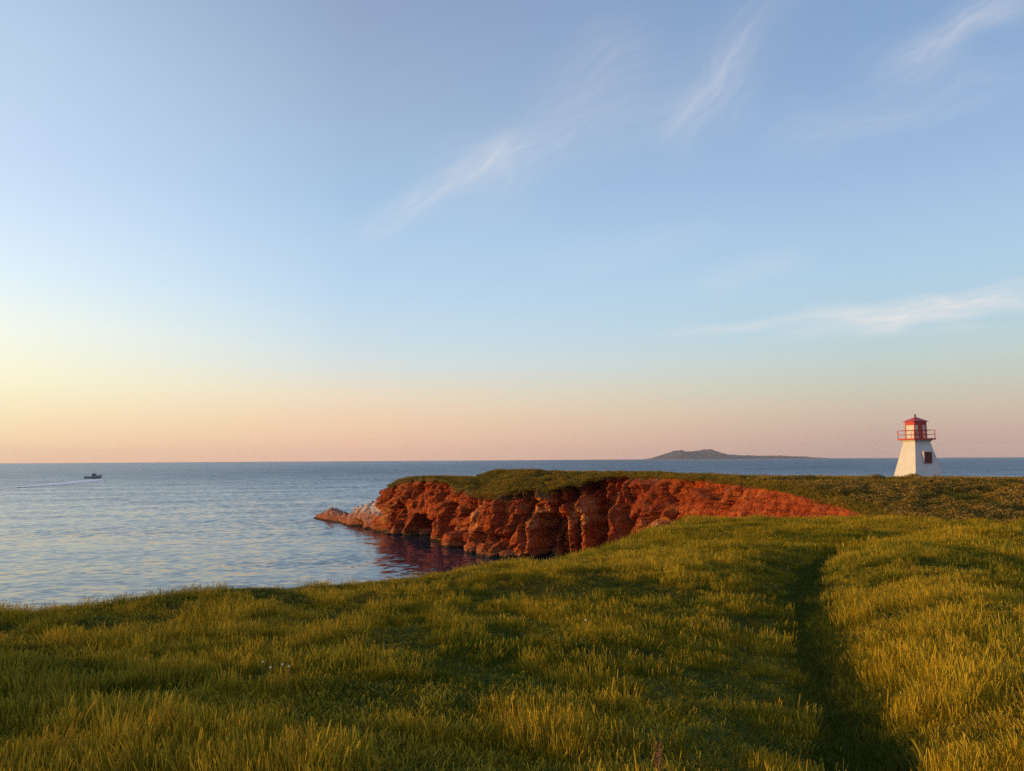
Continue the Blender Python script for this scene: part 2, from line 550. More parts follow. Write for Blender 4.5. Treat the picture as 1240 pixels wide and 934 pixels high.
def mat_cliff(name="red_sandstone", guano=False):
    m, T, out = new_mat(name)
    geo = T.node('ShaderNodeNewGeometry')
    pos = geo.outputs['Position']
    px, py, pz = T.node('ShaderNodeSeparateXYZ', {0: pos}).outputs
    # slanting strata and vertical wash streaks
    st = T.node('ShaderNodeMapping', {'Vector': pos, 'Rotation': (0.25, 0.18, 0), 'Scale': (0.22, 0.22, 2.6)}).outputs[0]
    strata = T.noise(st, 1.0, 6, 0.65, 0.4)
    vs = T.node('ShaderNodeMapping', {'Vector': pos, 'Scale': (1.5, 1.5, 0.22)}).outputs[0]
    streak = T.noise(vs, 1.0, 5, 0.6)
    big = T.noise(pos, 0.22, 4, 0.55)
    c = T.mix(T.mapr(big, 0.35, 0.65), (0.41, 0.070, 0.016), (0.48, 0.105, 0.024))
    c = T.mix(T.math('MULTIPLY', T.mapr(strata, 0.38, 0.62, 1, 0), 0.7), c, (0.19, 0.034, 0.014))
    c = T.mix(T.math('MULTIPLY', T.mapr(streak, 0.5, 0.72), 0.45), c, (0.48, 0.135, 0.040))
    c = T.mix(T.math('MULTIPLY', T.mapr(T.noise(pos, 0.55, 6, 0.65), 0.52, 0.66), 0.6), c, (0.17, 0.062, 0.03))
    c = T.mix(T.math('MULTIPLY', T.mapr(T.noise(pos, 0.38, 6, 0.7, 0.4), 0.54, 0.64), 0.65), c, (0.56, 0.185, 0.060))
    tan = T.node('ShaderNodeAttribute', attribute_name='tan').outputs['Fac']
    c = T.mix(T.math('MULTIPLY', tan, T.mapr(T.noise(pos, 0.9, 5), 0.36, 0.52)), c, (0.62, 0.25, 0.085))
    veg = T.node('ShaderNodeAttribute', attribute_name='veg').outputs['Fac']
    vn = T.mapr(T.math('ADD', veg, T.math('MULTIPLY', T.math('SUBTRACT', T.noise(pos, 1.4, 5, 0.65), 0.5), 1.3)), 0.45, 0.6)
    c = T.mix(vn, c, T.mix(T.noise(pos, 2.0, 4), (0.050, 0.055, 0.014), (0.16, 0.085, 0.025)))
    # pale bleached and salty band just above the water, dark wet weed at it
    wv = T.math('ADD', pz, T.math('MULTIPLY', T.math('SUBTRACT', T.noise(pos, 0.8, 3), 0.5), 0.8))
    c = T.mix(T.math('MULTIPLY', T.mapr(wv, 0.5, 1.5, 1, 0), 0.55), c, (0.36, 0.17, 0.075))
    c = T.mix(T.mapr(wv, 0.22, 0.5, 1, 0), c, (0.05, 0.032, 0.018))
    if guano:
        c = T.mix(T.math('MULTIPLY', T.mapr(pz, 0.6, 1.6), 0.65), c, (0.42, 0.23, 0.165))
        nz = T.node('ShaderNodeSeparateXYZ', {0: geo.outputs['Normal']}).outputs[2]
        gm = T.math('MULTIPLY', T.mapr(T.math('ADD', nz, T.math('MULTIPLY', T.math('SUBTRACT', T.noise(pos, 1.2, 5, .7), .5), 1.2)), 0.30, 0.65),
                    T.mapr(pz, 2.2, 4.2))
        c = T.mix(T.math('MULTIPLY', gm, 0.9), c, (0.66, 0.55, 0.48))
    jm = T.node('ShaderNodeMapping', {'Vector': pos, 'Rotation': (0.5, 0.35, 0.2), 'Scale': (1.0, 1.0, 0.6)}).outputs[0]
    v1 = T.node('ShaderNodeTexVoronoi', {'Vector': jm, 'Scale': 0.9}, feature='DISTANCE_TO_EDGE').outputs['Distance']
    v2 = T.node('ShaderNodeTexVoronoi', {'Vector': jm, 'Scale': 2.3}, feature='F1').outputs['Color']
    v2 = T.node('ShaderNodeSeparateXYZ', {0: v2}).outputs[0]
    crackm = T.mapr(v1, 0.0, 0.05)
    c = T.mix(T.math('MULTIPLY', T.math('SUBTRACT', 1.0, crackm), 0.5), c, (0.12, 0.028, 0.012))
    h = T.math('ADD', T.math('MULTIPLY', strata, 0.35), T.math('MULTIPLY', T.noise(pos, 3.0, 8, 0.72), 0.55))
    h = T.math('ADD', h, T.math('ADD', T.math('MULTIPLY', v2, 0.35), T.math('MULTIPLY', crackm, 0.25)))
    bp = T.node('ShaderNodeBump', {'Height': h, 'Distance': 0.55, 'Strength': 1.0})
    p = T.node('ShaderNodeBsdfPrincipled', {'Base Color': c, 'Roughness': 0.9, 'Specular IOR Level': 0.15, 'Normal': bp.outputs[0]})
    T.l.new(p.outputs[0], out.inputs[0])
    return m


def mat_sea():
    m, T, out = new_mat("sea_water")
    pos = T.node('ShaderNodeNewGeometry').outputs['Position']
    rot = T.node('ShaderNodeMapping', {'Vector': pos, 'Rotation': (0, 0, R(-14))}).outputs[0]

    def layer(sx, sy, detail, rough, dist=0.0):
        mp = T.node('ShaderNodeMapping', {'Vector': rot, 'Scale': (1 / sx, 1 / sy, 1)}).outputs[0]
        return T.math('SUBTRACT', T.noise(mp, 1.0, detail, rough, dist), 0.5)
    def slopes(sx, sy, detail, rough, amp):
        mp = T.node('ShaderNodeMapping', {'Vector': rot, 'Scale': (1 / sx, 1 / sy, 1)}).outputs[0]
        c = T.node('ShaderNodeTexNoise', {'Vector': mp, 'Scale': 1.0, 'Detail': detail, 'Roughness': rough}).outputs['Color']
        v = T.vmath('SUBTRACT', c, (0.5, 0.5, 0.5))
        return T.vmath('MULTIPLY', v, amp)
    # calmer lanes where the wind lies down, rougher ones between
    lanes = T.mapr(layer(170, 24, 4, 0.6, 0.5), -0.10, 0.14, 0.58, 1.0)
    gusts = T.mapr(layer(34, 9, 3, 0.6, 0.3), -0.2, 0.2, 0.75, 1.2)
    far = T.math('DIVIDE', T.math('LOGARITHM', T.math('DIVIDE', T.vmath('LENGTH', pos), 88.0), 10.0), 1.05, clamp=True)   # rises with distance; steers wave strength and the reflection tilt
    east = T.mapr(T.node('ShaderNodeSeparateXYZ', {0: pos}).outputs[0], -900, 700, 0.95, 1.45)
    k = T.math('MULTIPLY', T.math('MULTIPLY', lanes, gusts), T.math('ADD', 0.40, T.math('MULTIPLY', far, 0.40)))
    s1 = slopes(40, 14, 2, 0.5, (0.06, 0.10, 0))
    s2 = slopes(2.7, 1.35, 4, 0.6, (0.42, 0.95, 0))
    s3 = slopes(1.1, 0.6, 2, 0.5, (0.45, 0.70, 0))
    sl = T.vmath('SCALE', T.vmath('ADD', s2, s3))
    T.l.new(k, sl.node.inputs['Scale'])
    # tilt put into the normals towards -Y, so the sea mirrors higher, bluer sky
    lean = T.math('ADD', 0.006, T.math('MULTIPLY', T.math('MULTIPLY', far, 0.155), east))
    lean = T.math('MULTIPLY', lean, T.math('ADD', 0.45, T.math('MULTIPLY', T.math('MULTIPLY', lanes, gusts), 0.68)))
    bias = T.node('ShaderNodeCombineXYZ', {0: 0.0, 1: T.math('MULTIPLY', lean, -1.0), 2: 1.0}).outputs[0]
    nn = T.vmath('NORMALIZE', T.vmath('ADD', T.vmath('ADD', sl, s1), bias))
    p = T.node('ShaderNodeBsdfPrincipled', {'Base Color': (0.005, 0.026, 0.042, 1), 'Roughness': T.mapr(T.vmath('LENGTH', pos), 150, 900, 0.07, 0.2), 'IOR': 1.333, 'Normal': nn})
    T.l.new(p.outputs[0], out.inputs[0])
    return m


M_GROUND, M_PATH, M_CLIFF, M_SEA = mat_ground(), mat_path(), mat_cliff(), mat_sea()
M_SPIT = mat_cliff("bleached_sandstone", True)


# ------------------------------------------------------------------ sea
def build_sea():
    rad = np.r_[0, np.geomspace(8, 16000, 64)]
    ang = np.linspace(0, 2 * np.pi, 193)
    A, B = np.meshgrid(ang, rad)
    v = np.stack([B * np.sin(A), B * np.cos(A), np.zeros_like(A)], -1).reshape(-1, 3)
    o = mesh_np("sea", v, grid_faces(len(rad), len(ang))[:, ::-1], M_SEA)
    setp(o, kind='structure')


build_sea()


# ------------------------------------------------------------------ ground
def build_ground():
    rad = np.r_[0.02, np.geomspace(0.4, 70, 250)]
    ang = np.concatenate([np.linspace(-60, 60, 361), np.linspace(60, 300, 161)[1:]])
    A, B = np.meshgrid(np.radians(ang), rad)
    x, y = B * np.sin(A), B * np.cos(A)
    z = land(x.ravel(), y.ravel())
    v = np.stack([x.ravel(), y.ravel(), z], 1)
    f = grid_faces(len(rad), len(ang))[:, ::-1]
    cy = v[f][:, :, 1].mean(1)
    f = f[cy < 54.2]
    setp(mesh_np("ground", v, f, M_GROUND, smooth=True), kind='structure')


def build_headland():
    xs = np.arange(-34, 175, 0.45)
    xs = xs + 0.0
    ys = np.arange(54.0, 205, 0.45)
    X, Y = np.meshgrid(xs, ys)
    z = land(X.ravel(), Y.ravel())
    v = np.stack([X.ravel(), Y.ravel(), z], 1)
    f = grid_faces(len(ys), len(xs))
    c = v[f].mean(1)
    sF = poly_dist(c[:, 0], c[:, 1], FAR_LAND)
    dr = poly_dist(c[:, 0], c[:, 1], [tuple(p) for p in RIM_D[8:]], closed=False)
    cut = (sF > -0.35) & (dr < sF + 0.9) & (c[:, 1] > 60)
    f = f[~cut & (c[:, 2] > -3.9)]
    used = np.unique(f)
    rem = np.full(len(v), -1)
    rem[used] = np.arange(len(used))
    setp(mesh_np("headland", v[used], rem[f], M_GROUND, smooth=True), kind='structure')


build_ground()
build_headland()


def build_path():
    P = PATH[(PATH[:, 1] > -8) & (PATH[:, 1] < 50)]
    d = np.gradient(P, axis=0)
    d /= np.linalg.norm(d, axis=1)[:, None]
    nrm = np.stack([d[:, 1], -d[:, 0]], 1)
    w = 0.29 + 0.05 * fbm(P[:, 1] / 1.5, P[:, 0] * 0, oct=2, seed=4)
    cols = np.linspace(-1, 1, 9)
    pts = P[:, None, :] + nrm[:, None, :] * (cols[None, :, None] * w[:, None, None])
    x, y = pts[..., 0].ravel(), pts[..., 1].ravel()
    z = land(x, y) + 0.03 - 0.035 * np.tile(np.abs(cols) ** 3, len(P)) + 0.012 * fbm(x * 3, y * 3, oct=2, seed=9)
    setp(mesh_np("path", np.stack([x, y, z], 1), grid_faces(len(P), 9)[:, ::-1], M_PATH, smooth=True), kind='structure')


build_path()


# ------------------------------------------------------------------ the red cliff round the cove
def build_cliff():
    C = catmull(RIM, 0.16)
    n = len(C)
    d = np.gradient(C, axis=0)
    d /= np.linalg.norm(d, axis=1)[:, None]
    nrm = np.stack([-d[:, 1], d[:, 0]], 1)
    ker = np.hanning(31)
    ker /= ker.sum()
    for k in (0, 1):
        nrm[:, k] = np.convolve(np.pad(nrm[:, k], 15, 'edge'), ker, 'valid')
    nrm /= np.linalg.norm(nrm, axis=1)[:, None]
    mid = n // 2
    test = C[mid] + nrm[mid] * 3
    if poly_dist(np.array([test[0]]), np.array([test[1]]), FAR_LAND)[0] < 0:
        nrm = -nrm
    s = np.r_[0, np.cumsum(np.linalg.norm(np.diff(C, axis=0), axis=1))]
    inn = C - nrm * 0.6
    zr = land(inn[:, 0], inn[:, 1]) - 0.05
    rows = []
    for io in (3.0, 2.0, 1.2, 0.6):
        q = C - nrm * io
        rows.append(('top', io))
    nt = 120
    ts = np.linspace(0, 1, nt)
    ts = ts ** 0.95
    V, TAN, VEG = [], [], []
    X0, Y0 = C[:, 0], C[:, 1]
    gentle = 1 - sstep(78, 100, Y0)                        # sloping clay bank to the right
    tip = sstep(128, 140, Y0)
    for kind, io in rows:
        q = C - nrm * io
        zz = land(q[:, 0], q[:, 1]) - 0.10 - 0.02 * io
        V.append(np.stack([q[:, 0], q[:, 1], zz], 1))
        TAN.append(np.zeros(n))
        VEG.append(np.ones(n))

    def at_x(px, depth):
        """arclength of the rim point seen at photo column px"""
        u = (px - 620) / F_PX
        return s[np.argmin(np.abs(C[:, 0] / C[:, 1] - u) + (C[:, 1] < 58) * 9 + (C[:, 1] > 153) * 9)]
    # recesses: column, half width m, depth m, z low, z high, slant
    REC = [(616, 1.1, 2.2, 2.5, 9.0, 0.10), (668, 2.6, 3.4, -1, 6.0, 0.0), (700, 0.9, 1.6, 1.0, 10.5, -0.25), (728, 1.6, 3.6, 2.0, 11.5, -0.22), (683, 0.6, 1.0, 5.0, 11, -0.3),
           (742, 1.6, 1.8, -1, 7.0, 0.1), (768, 1.0, 1.8, 0, 13, -0.22), (800, 0.8, 1.3, 3, 13, -0.25), (842, 0.6, 1.0, 3, 13, -0.3), (820, 0.5, 0.8, 5, 13, -0.25),
           (963, 0.5, 1.0, 7.4, 9.4, 0.0), (545, 1.0, 2.4, -1, 5.5, 0.05), (573, 1.0, 1.5, 0, 7, 0.08), (560, .8, 1.2, 4, 9, 0.0), (510, 1.3, 1.2, 5, 9.5, 0.3),
           (638, 1.1, 1.2, 5.5, 9.0, 0.1), (596, 1.1, 1.4, 0, 3.0, 0.0), (920, 0.8, 0.6, 6, 11, -0.1), (476, 1.2, 1.0, 5, 9, 0.2)]
    BUL = [(650, 2.6, 1.7, 4.0, 8.5, 0.1), (585, 2.6, 1.6, 1.0, 8.0, 0.0), (712, 1.4, 1.9, -1, 9.0, -0.12), (755, 1.6, 1.7, -1, 8.0, -0.1), (806, 2.4, 1.3, 4, 8, 0),
           (535, 2.2, 0.8, -1, 6.0, 0.0), (630, 3.2, 1.6, -1, 4.2, 0.0), (608, 2.0, 1.1, 3, 8, 0.0), (478, 1.6, 0.8, -1, 5, 0), (690, 1.5, 1.2, -1, 6.5, 0.15)]
    sA = at_x(503, 0) - 3.4
    for t in ts:
        z = zr + (-1.6 - zr) * t
        hh = np.clip((zr - z), 0, 99)
        top = sstep(0.0, 1.2, hh)
        # batter
        offs = (1.0 * t + 1.5 * sstep(0.55, 1.0, t)) * (1 - gentle) + gentle * (0.55 * hh)
        offs = offs + tip * (0.4 * np.sin(t * 3.1)) - tip * 1.2 * t
        sz = z * 0.28
        big = fbm(s / 8.5 + 0.04 * z, z / 26.0, oct=2, seed=31)
        mid_ = 1 - np.abs(fbm((s + 0.25 * z) / 3.6, z / 11.0, oct=3, seed=37)) * 2.2
        fine = fbm(s / 1.3, z / 1.7, X0 * 0.1, oct=4, seed=41, gain=0.6)
        blocks = np.round(fbm(s / 2.2 + 0.1 * z, z / 1.5, oct=2, seed=47) * 3) / 3
        amp = (1 - 0.75 * gentle)
        wu = s + 0.3 * fbm(s / 2, z / 2, oct=2, seed=43)
        wv = z + 0.3 * fbm(s / 2, z / 2, oct=2, seed=44)
        f1 = facets(wu / 4.4 + 0.06 * wv, wv / 7.5 - 0.03 * wu, 101, 2.9, 0.45)
        f2 = facets(wu / 1.5 + 0.30 * wv, wv / 2.0 - 0.1 * wu, 111, 2.2, 0.75)
        f3 = facets(wu / 0.6 + 0.4 * wv, wv / 0.7, 121, 2.0, 0.6)
        D = amp * (1.3 * big + 0.15 * mid_ + 0.30 * blocks + 1.55 * f1) + (0.48 - 0.24 * gentle) * f2 + (0.20 - 0.08 * gentle) * f3 + (0.07 + 0.03 * gentle) * fine
        D = D + gentle * 0.26 * (1 - np.abs(fbm((s + 0.5 * z) / 1.1, z / 14.0, oct=2, seed=53)) * 2)
        strata = fbm((z + 0.16 * s) / 0.75, s / 12.0, oct=3, seed=59)
        D = D + (0.10 * strata + 0.07 * np.round(strata * 3)) * amp
        tan = np.zeros(n)
        for (px, hw, dp, z0, z1, sl) in REC:
            sc = at_x(px, 0)
            q = (s - sc + sl * (z - 5) + 0.35 * fbm(z / 1.6, s * 0 + px, oct=2, seed=61)) / hw
            zz = sstep(z0 - 0.8, z0 + 0.5, z) * (1 - sstep(z1 - 0.9, z1 + 0.6, z))
            D = D - dp * zz * (1 - sstep(0.72, 1.05, np.abs(q)))
        for (px, hw, dp, z0, z1, sl) in BUL:
            sc = at_x(px, 0)
            q = (s - sc + sl * (z - 5) + 0.4 * fbm(z / 1.6, s * 0 + px, oct=2, seed=67)) / hw
            zz = sstep(z0 - 0.8, z0 + 0.5, z) * (1 - sstep(z1 - 1.2, z1 + 0.8, z))
            D = D + dp * zz * (1 - sstep(0.75, 1.1, np.abs(q)))
        for (px, hw, zc, hz) in ((650, 2.4, 6.3, 2.2), (583, 1.4, 5.5, 2.6), (806, 3.2, 5.2, 1.6), (700, 1.5, 5.5, 2.5), (712, 1.0, 6.5, 2.0), (470, 1.5, 3.5, 2)):
            sc = at_x(px, 0)
            tan = np.maximum(tan, 1 - sstep(0.6, 1.15, np.hypot((s - sc) / hw, (z - zc) / hz)))
        # wave-cut notch at the foot
        D = D - 0.7 * (1 - gentle) * np.exp(-((z - 0.1) / 0.7) ** 2) * (0.5 + 0.5 * vnoise(s / 2.5, s * 0, seed=71))
        # sea arch near the tip
        ax = (s - sA) / 5.2
        D = D * (0.45 + 0.55 * sstep(1.0, 1.7, np.abs(ax) + np.maximum(z - 5.0, 0) * 0.3))
        ceil_ = 4.4 * np.sqrt(np.clip(1 - np.abs(ax) ** 2.4, 0, 1)) + 0.5 * fbm(s / 1.2, z / 2, oct=2, seed=73)
        D = D - 9.5 * sstep(-0.10, 0.25, ceil_ - z) * (np.abs(ax) < 1)
        D = D * (0.12 + 0.88 * top)
        pos = C + nrm * (offs + D)[:, None]
        V.append(np.stack([pos[:, 0], pos[:, 1], z], 1))
        TAN.append(tan)
        sh = np.interp(X0, [-13, -9, -4, 0, 6, 12, 17], [0.5, 0.9, 1.6, 1.8, 1.6, 0.9, 0.4]) * sstep(98, 104, Y0) + 0.25
        VEG.append(np.clip(1 - hh / (sh + 0.5), 0, 1))
    nr = len(V)
    v = np.concatenate(V)
    stack = np.stack(V)
    row = np.argmin(np.abs(stack[:, :, 2]), 0)
    line = stack[row, np.arange(n)]
    o = mesh_np("cliff", v, grid_faces(nr, n), M_CLIFF, smooth=False, attrs={'tan': np.concatenate(TAN), 'veg': np.concatenate(VEG)})
    me = o.data
    bm = bmesh.new()
    bm.from_mesh(me)
    bmesh.ops.recalc_face_normals(bm, faces=bm.faces)
    bm.to_mesh(me)
    bm.free()
    setp(o, kind='structure')
    return C, nrm, line


CLIFF_C, CLIFF_N, WATERLINE = build_cliff()


# ------------------------------------------------------------------ rock spit beyond the tip and boulders
def build_spit():
    ax = catmull([(-19, 154, 4.2), (-24, 160.5, 4.6), (-28, 165.5, 5.1), (-30.6, 168.5, 4.8), (-33.6, 172.5, 3.5), (-37.4, 178, 1.7), (-41.2, 184, 2.5), (-44.2, 188, 1.9),
                  (-47, 191, 1.0), (-49, 193.5, -0.8)], 0.22)
    n = len(ax)
    d = np.gradient(ax[:, :2], axis=0)
    d /= np.linalg.norm(d, axis=1)[:, None]
    nr = np.stack([d[:, 1], -d[:, 0]], 1)
    m = 81
    th = np.linspace(-1, 1, m)
    s = np.arange(n) * 0.22
    TH, S = np.meshgrid(th, s)
    hgt = ax[:, 2][:, None]
    wid = (1.6 + 0.75 * np.maximum(hgt, 0.3))
    prof = (1 - np.abs(TH) ** 2.2)
    X = ax[:, 0][:, None] + nr[:, 0][:, None] * TH * wid
    Y = ax[:, 1][:, None] + nr[:, 1][:, None] * TH * wid
    Z = -1.2 + (hgt + 1.2) * prof
    nz = fbm(X / 2.4, Y / 2.4, Z / 2.0, oct=4, seed=81, gain=0.55)
    Z = Z + 0.35 * facets(X / 1.3 + 0.3 * Y, Y / 1.6, 131, 1.6, 0.6) * np.clip(prof * 1.5, 0, 1) + 1.0 * nz * np.clip(prof * 1.5, 0, 1) * np.clip(hgt / 2.5, 0.4, 1) + 0.25 * fbm(X / 0.7, Y / 0.7, oct=2, seed=83)
    push = 0.7 * fbm(S / 1.8, Z / 1.5, TH, oct=3, seed=85)
    # wave-cut hollow on the landward side, near the cliff
    side = np.sign(TH) * np.sign(-nr[:, 1][:, None])
    push = push - 2.6 * (side > 0) * np.exp(-((ax[:, 1][:, None] - 167.5) / 1.9) ** 2) * sstep(1.9, 0.9, Z)
    X = X + nr[:, 0][:, None] * push * np.sign(TH)
    Y = Y + nr[:, 1][:, None] * push * np.sign(TH)
    v = np.stack([X, Y, Z], -1).reshape(-1, 3)
    o = mesh_np("rock_spit", v, grid_faces(n, m), M_SPIT)
    setp(o, 'low red rock spit with pale bird-whitened crest running out to sea from the cliff tip', 'rock')


build_spit()


def boulder(name, loc, size, rz, seed, label):
    bm = bmesh.new()
    bmesh.ops.create_icosphere(bm, subdivisions=5, radius=1.0)
    co = np.array([v.co[:] for v in bm.verts])
    sq = np.sign(co) * np.abs(co) ** 0.62
    d = 1 + 0.22 * fbm(co[:, 0] * 1.6 + seed, co[:, 1] * 1.6, co[:, 2] * 1.6, oct=4, seed=seed, gain=0.6)
    d = d + 0.05 * fbm(co[:, 2] * 7, co[:, 0] * 1.5 + seed, oct=2, seed=seed + 3)
    sq = sq * d[:, None] * np.array(size) / 2
    for vtx, c in zip(bm.verts, sq):
        vtx.co = c
    me = bpy.data.meshes.new(name)
    bm.to_mesh(me)
    bm.free()
    me.materials.append(M_CLIFF)
    o = bpy.data.objects.new(name, me)
    COL.objects.link(o)
    o.location = loc
    o.rotation_euler = (0.06, -0.05, rz)
    setp(o, label, 'boulder', 'boulders at the foot of the cliff')
    return o


def at(px, py, z):
    """world point on the level z seen at photo pixel (px, py)"""
    a, b = (px - 620) / F_PX, (467 - py) / F_PX
    a, b = a * math.cos(ROLL) - b * math.sin(ROLL), a * math.sin(ROLL) + b * math.cos(ROLL)
    yy = math.cos(PITCH) - b * math.sin(PITCH)
    zz = math.sin(PITCH) + b * math.cos(PITCH)
    k = (z - EYE_Z) / zz
    return Vector((a * k, yy * k, z))


B_ = [(554, 663, (5.2, 3.2, 3.4), 0.5, 'square red boulder standing in the water right of the arch, leftmost of the foot blocks'),
      (577, 670, (3.6, 3.0, 2.4), 0.3, 'low red boulder in the water second from the left along the cliff foot'),
      (594, 674, (4.0, 2.8, 2.6), 0.6, 'wide red boulder at the waterline just above the grass edge, rightmost of the foot blocks'),
      (616, 676, (3.0, 2.4, 1.4), 0.2, 'flat pale-based slab lying at the waterline under the big bulging cliff face')]
for k, (px, py, size, rz, lb) in enumerate(B_):
    p = at(px, py, 0.0)
    boulder("boulder", (p.x, p.y + 1.0, size[2] * 0.22), size, rz, 5 + 7 * k, lb)
p = at(452, 636, 0.0)
boulder("boulder", (p.x, p.y + 0.6, 0.15), (2.4, 1.4, 0.9), 0.4, 51, 'small pale rock in the dark notch where the spit meets the cliff tip')
p = at(516, 648, 0.0)
boulder("boulder", (p.x, p.y - 0.5, 0.3), (2.6, 1.8, 2.2), 0.1, 61, 'lit rock standing inside the mouth of the sea arch')


# ------------------------------------------------------------------ distant island
def build_island():
    # profile (photo px, height in px above the horizon) turned into metres 12 km out
    D = 12000.0
    pr = [(786, 0), (795, 2.2), (806, 6.0), (815, 9.6), (821, 10.6), (827, 9.0), (836, 7.8), (842, 8.6), (847, 10.2), (850, 9.6), (855, 11.6), (861, 11.4), (868, 8.2), (876, 5.6),
          (884, 5.0), (892, 3.6), (910, 3.0), (930, 2.6), (950, 2.2), (970, 1.4), (984, 0.6), (992, 0)]
    px = np.array([p[0] for p in pr], float)
    hz = np.array([p[1] for p in pr]) / F_PX * D
    u = (np.linspace(791, 996, 220) - 620) / F_PX
    h = np.interp(np.linspace(786, 992, 220), px, hz)
    w = np.linspace(-1, 1, 61)
    U, W = np.meshgrid(u, w)
    X = U * D
    Y = D + 350 + W * 1100
    dome = np.clip(1 - np.abs(W) ** 1.7, 0, 1)
    Z = h[None, :] * dome * (1.0 + 0.18 * fbm(X / 420, Y / 420, oct=4, seed=91)) + 16 * fbm(X / 130, Y / 130, oct=3, seed=93) * dome * (h[None, :] > 15)
    Z = Z + 16 * dome * (h[None, :] > 2) - 4 - 6 * (1 - dome)
    m, T, out = new_mat("island_turf_hazed")
    pos = T.node('ShaderNodeNewGeometry').outputs['Position']
    nz = T.node('ShaderNodeSeparateXYZ', {0: T.node('ShaderNodeNewGeometry').outputs['Normal']}).outputs[2]
    c = T.mix(T.mapr(T.noise(pos, 0.006, 5), 0.35, 0.65), (0.028, 0.036, 0.056), (0.050, 0.048, 0.060))  # blue of the distant haze mixed into the turf colours
    c = T.mix(T.mapr(nz, 0.55, 0.8), (0.13, 0.06, 0.05), c)
    p = T.node('ShaderNodeBsdfPrincipled', {'Base Color': c, 'Roughness': 0.95})
    T.l.new(p.outputs[0], out.inputs[0])
    o = mesh_np("island", np.stack([X, Y, Z], -1).reshape(-1, 3), grid_faces(61, 220), m, smooth=True)
    setp(o, kind='structure')


build_island()


# ------------------------------------------------------------------ the evening air
def build_haze():
    bm = bmesh.new()
    bmesh.ops.create_cube(bm, size=1.0)
    me = bpy.data.meshes.new("haze")
    bm.to_mesh(me)
    bm.free()
    o = bpy.data.objects.new("haze", me)
    COL.objects.link(o)
    o.scale = (33000, 33000, 240)
    o.location = (0, 0, 240 / 2 - 5.5)
    m, T, out = new_mat("evening_haze")
    v = T.node('ShaderNodeVolumePrincipled', {'Color': (0.92, 0.93, 1.0, 1), 'Density': 2.2e-5, 'Anisotropy': 0.0})
    T.l.new(v.outputs[0], out.inputs['Volume'])
    me.materials.append(m)
    setp(o, kind='stuff')


build_haze()


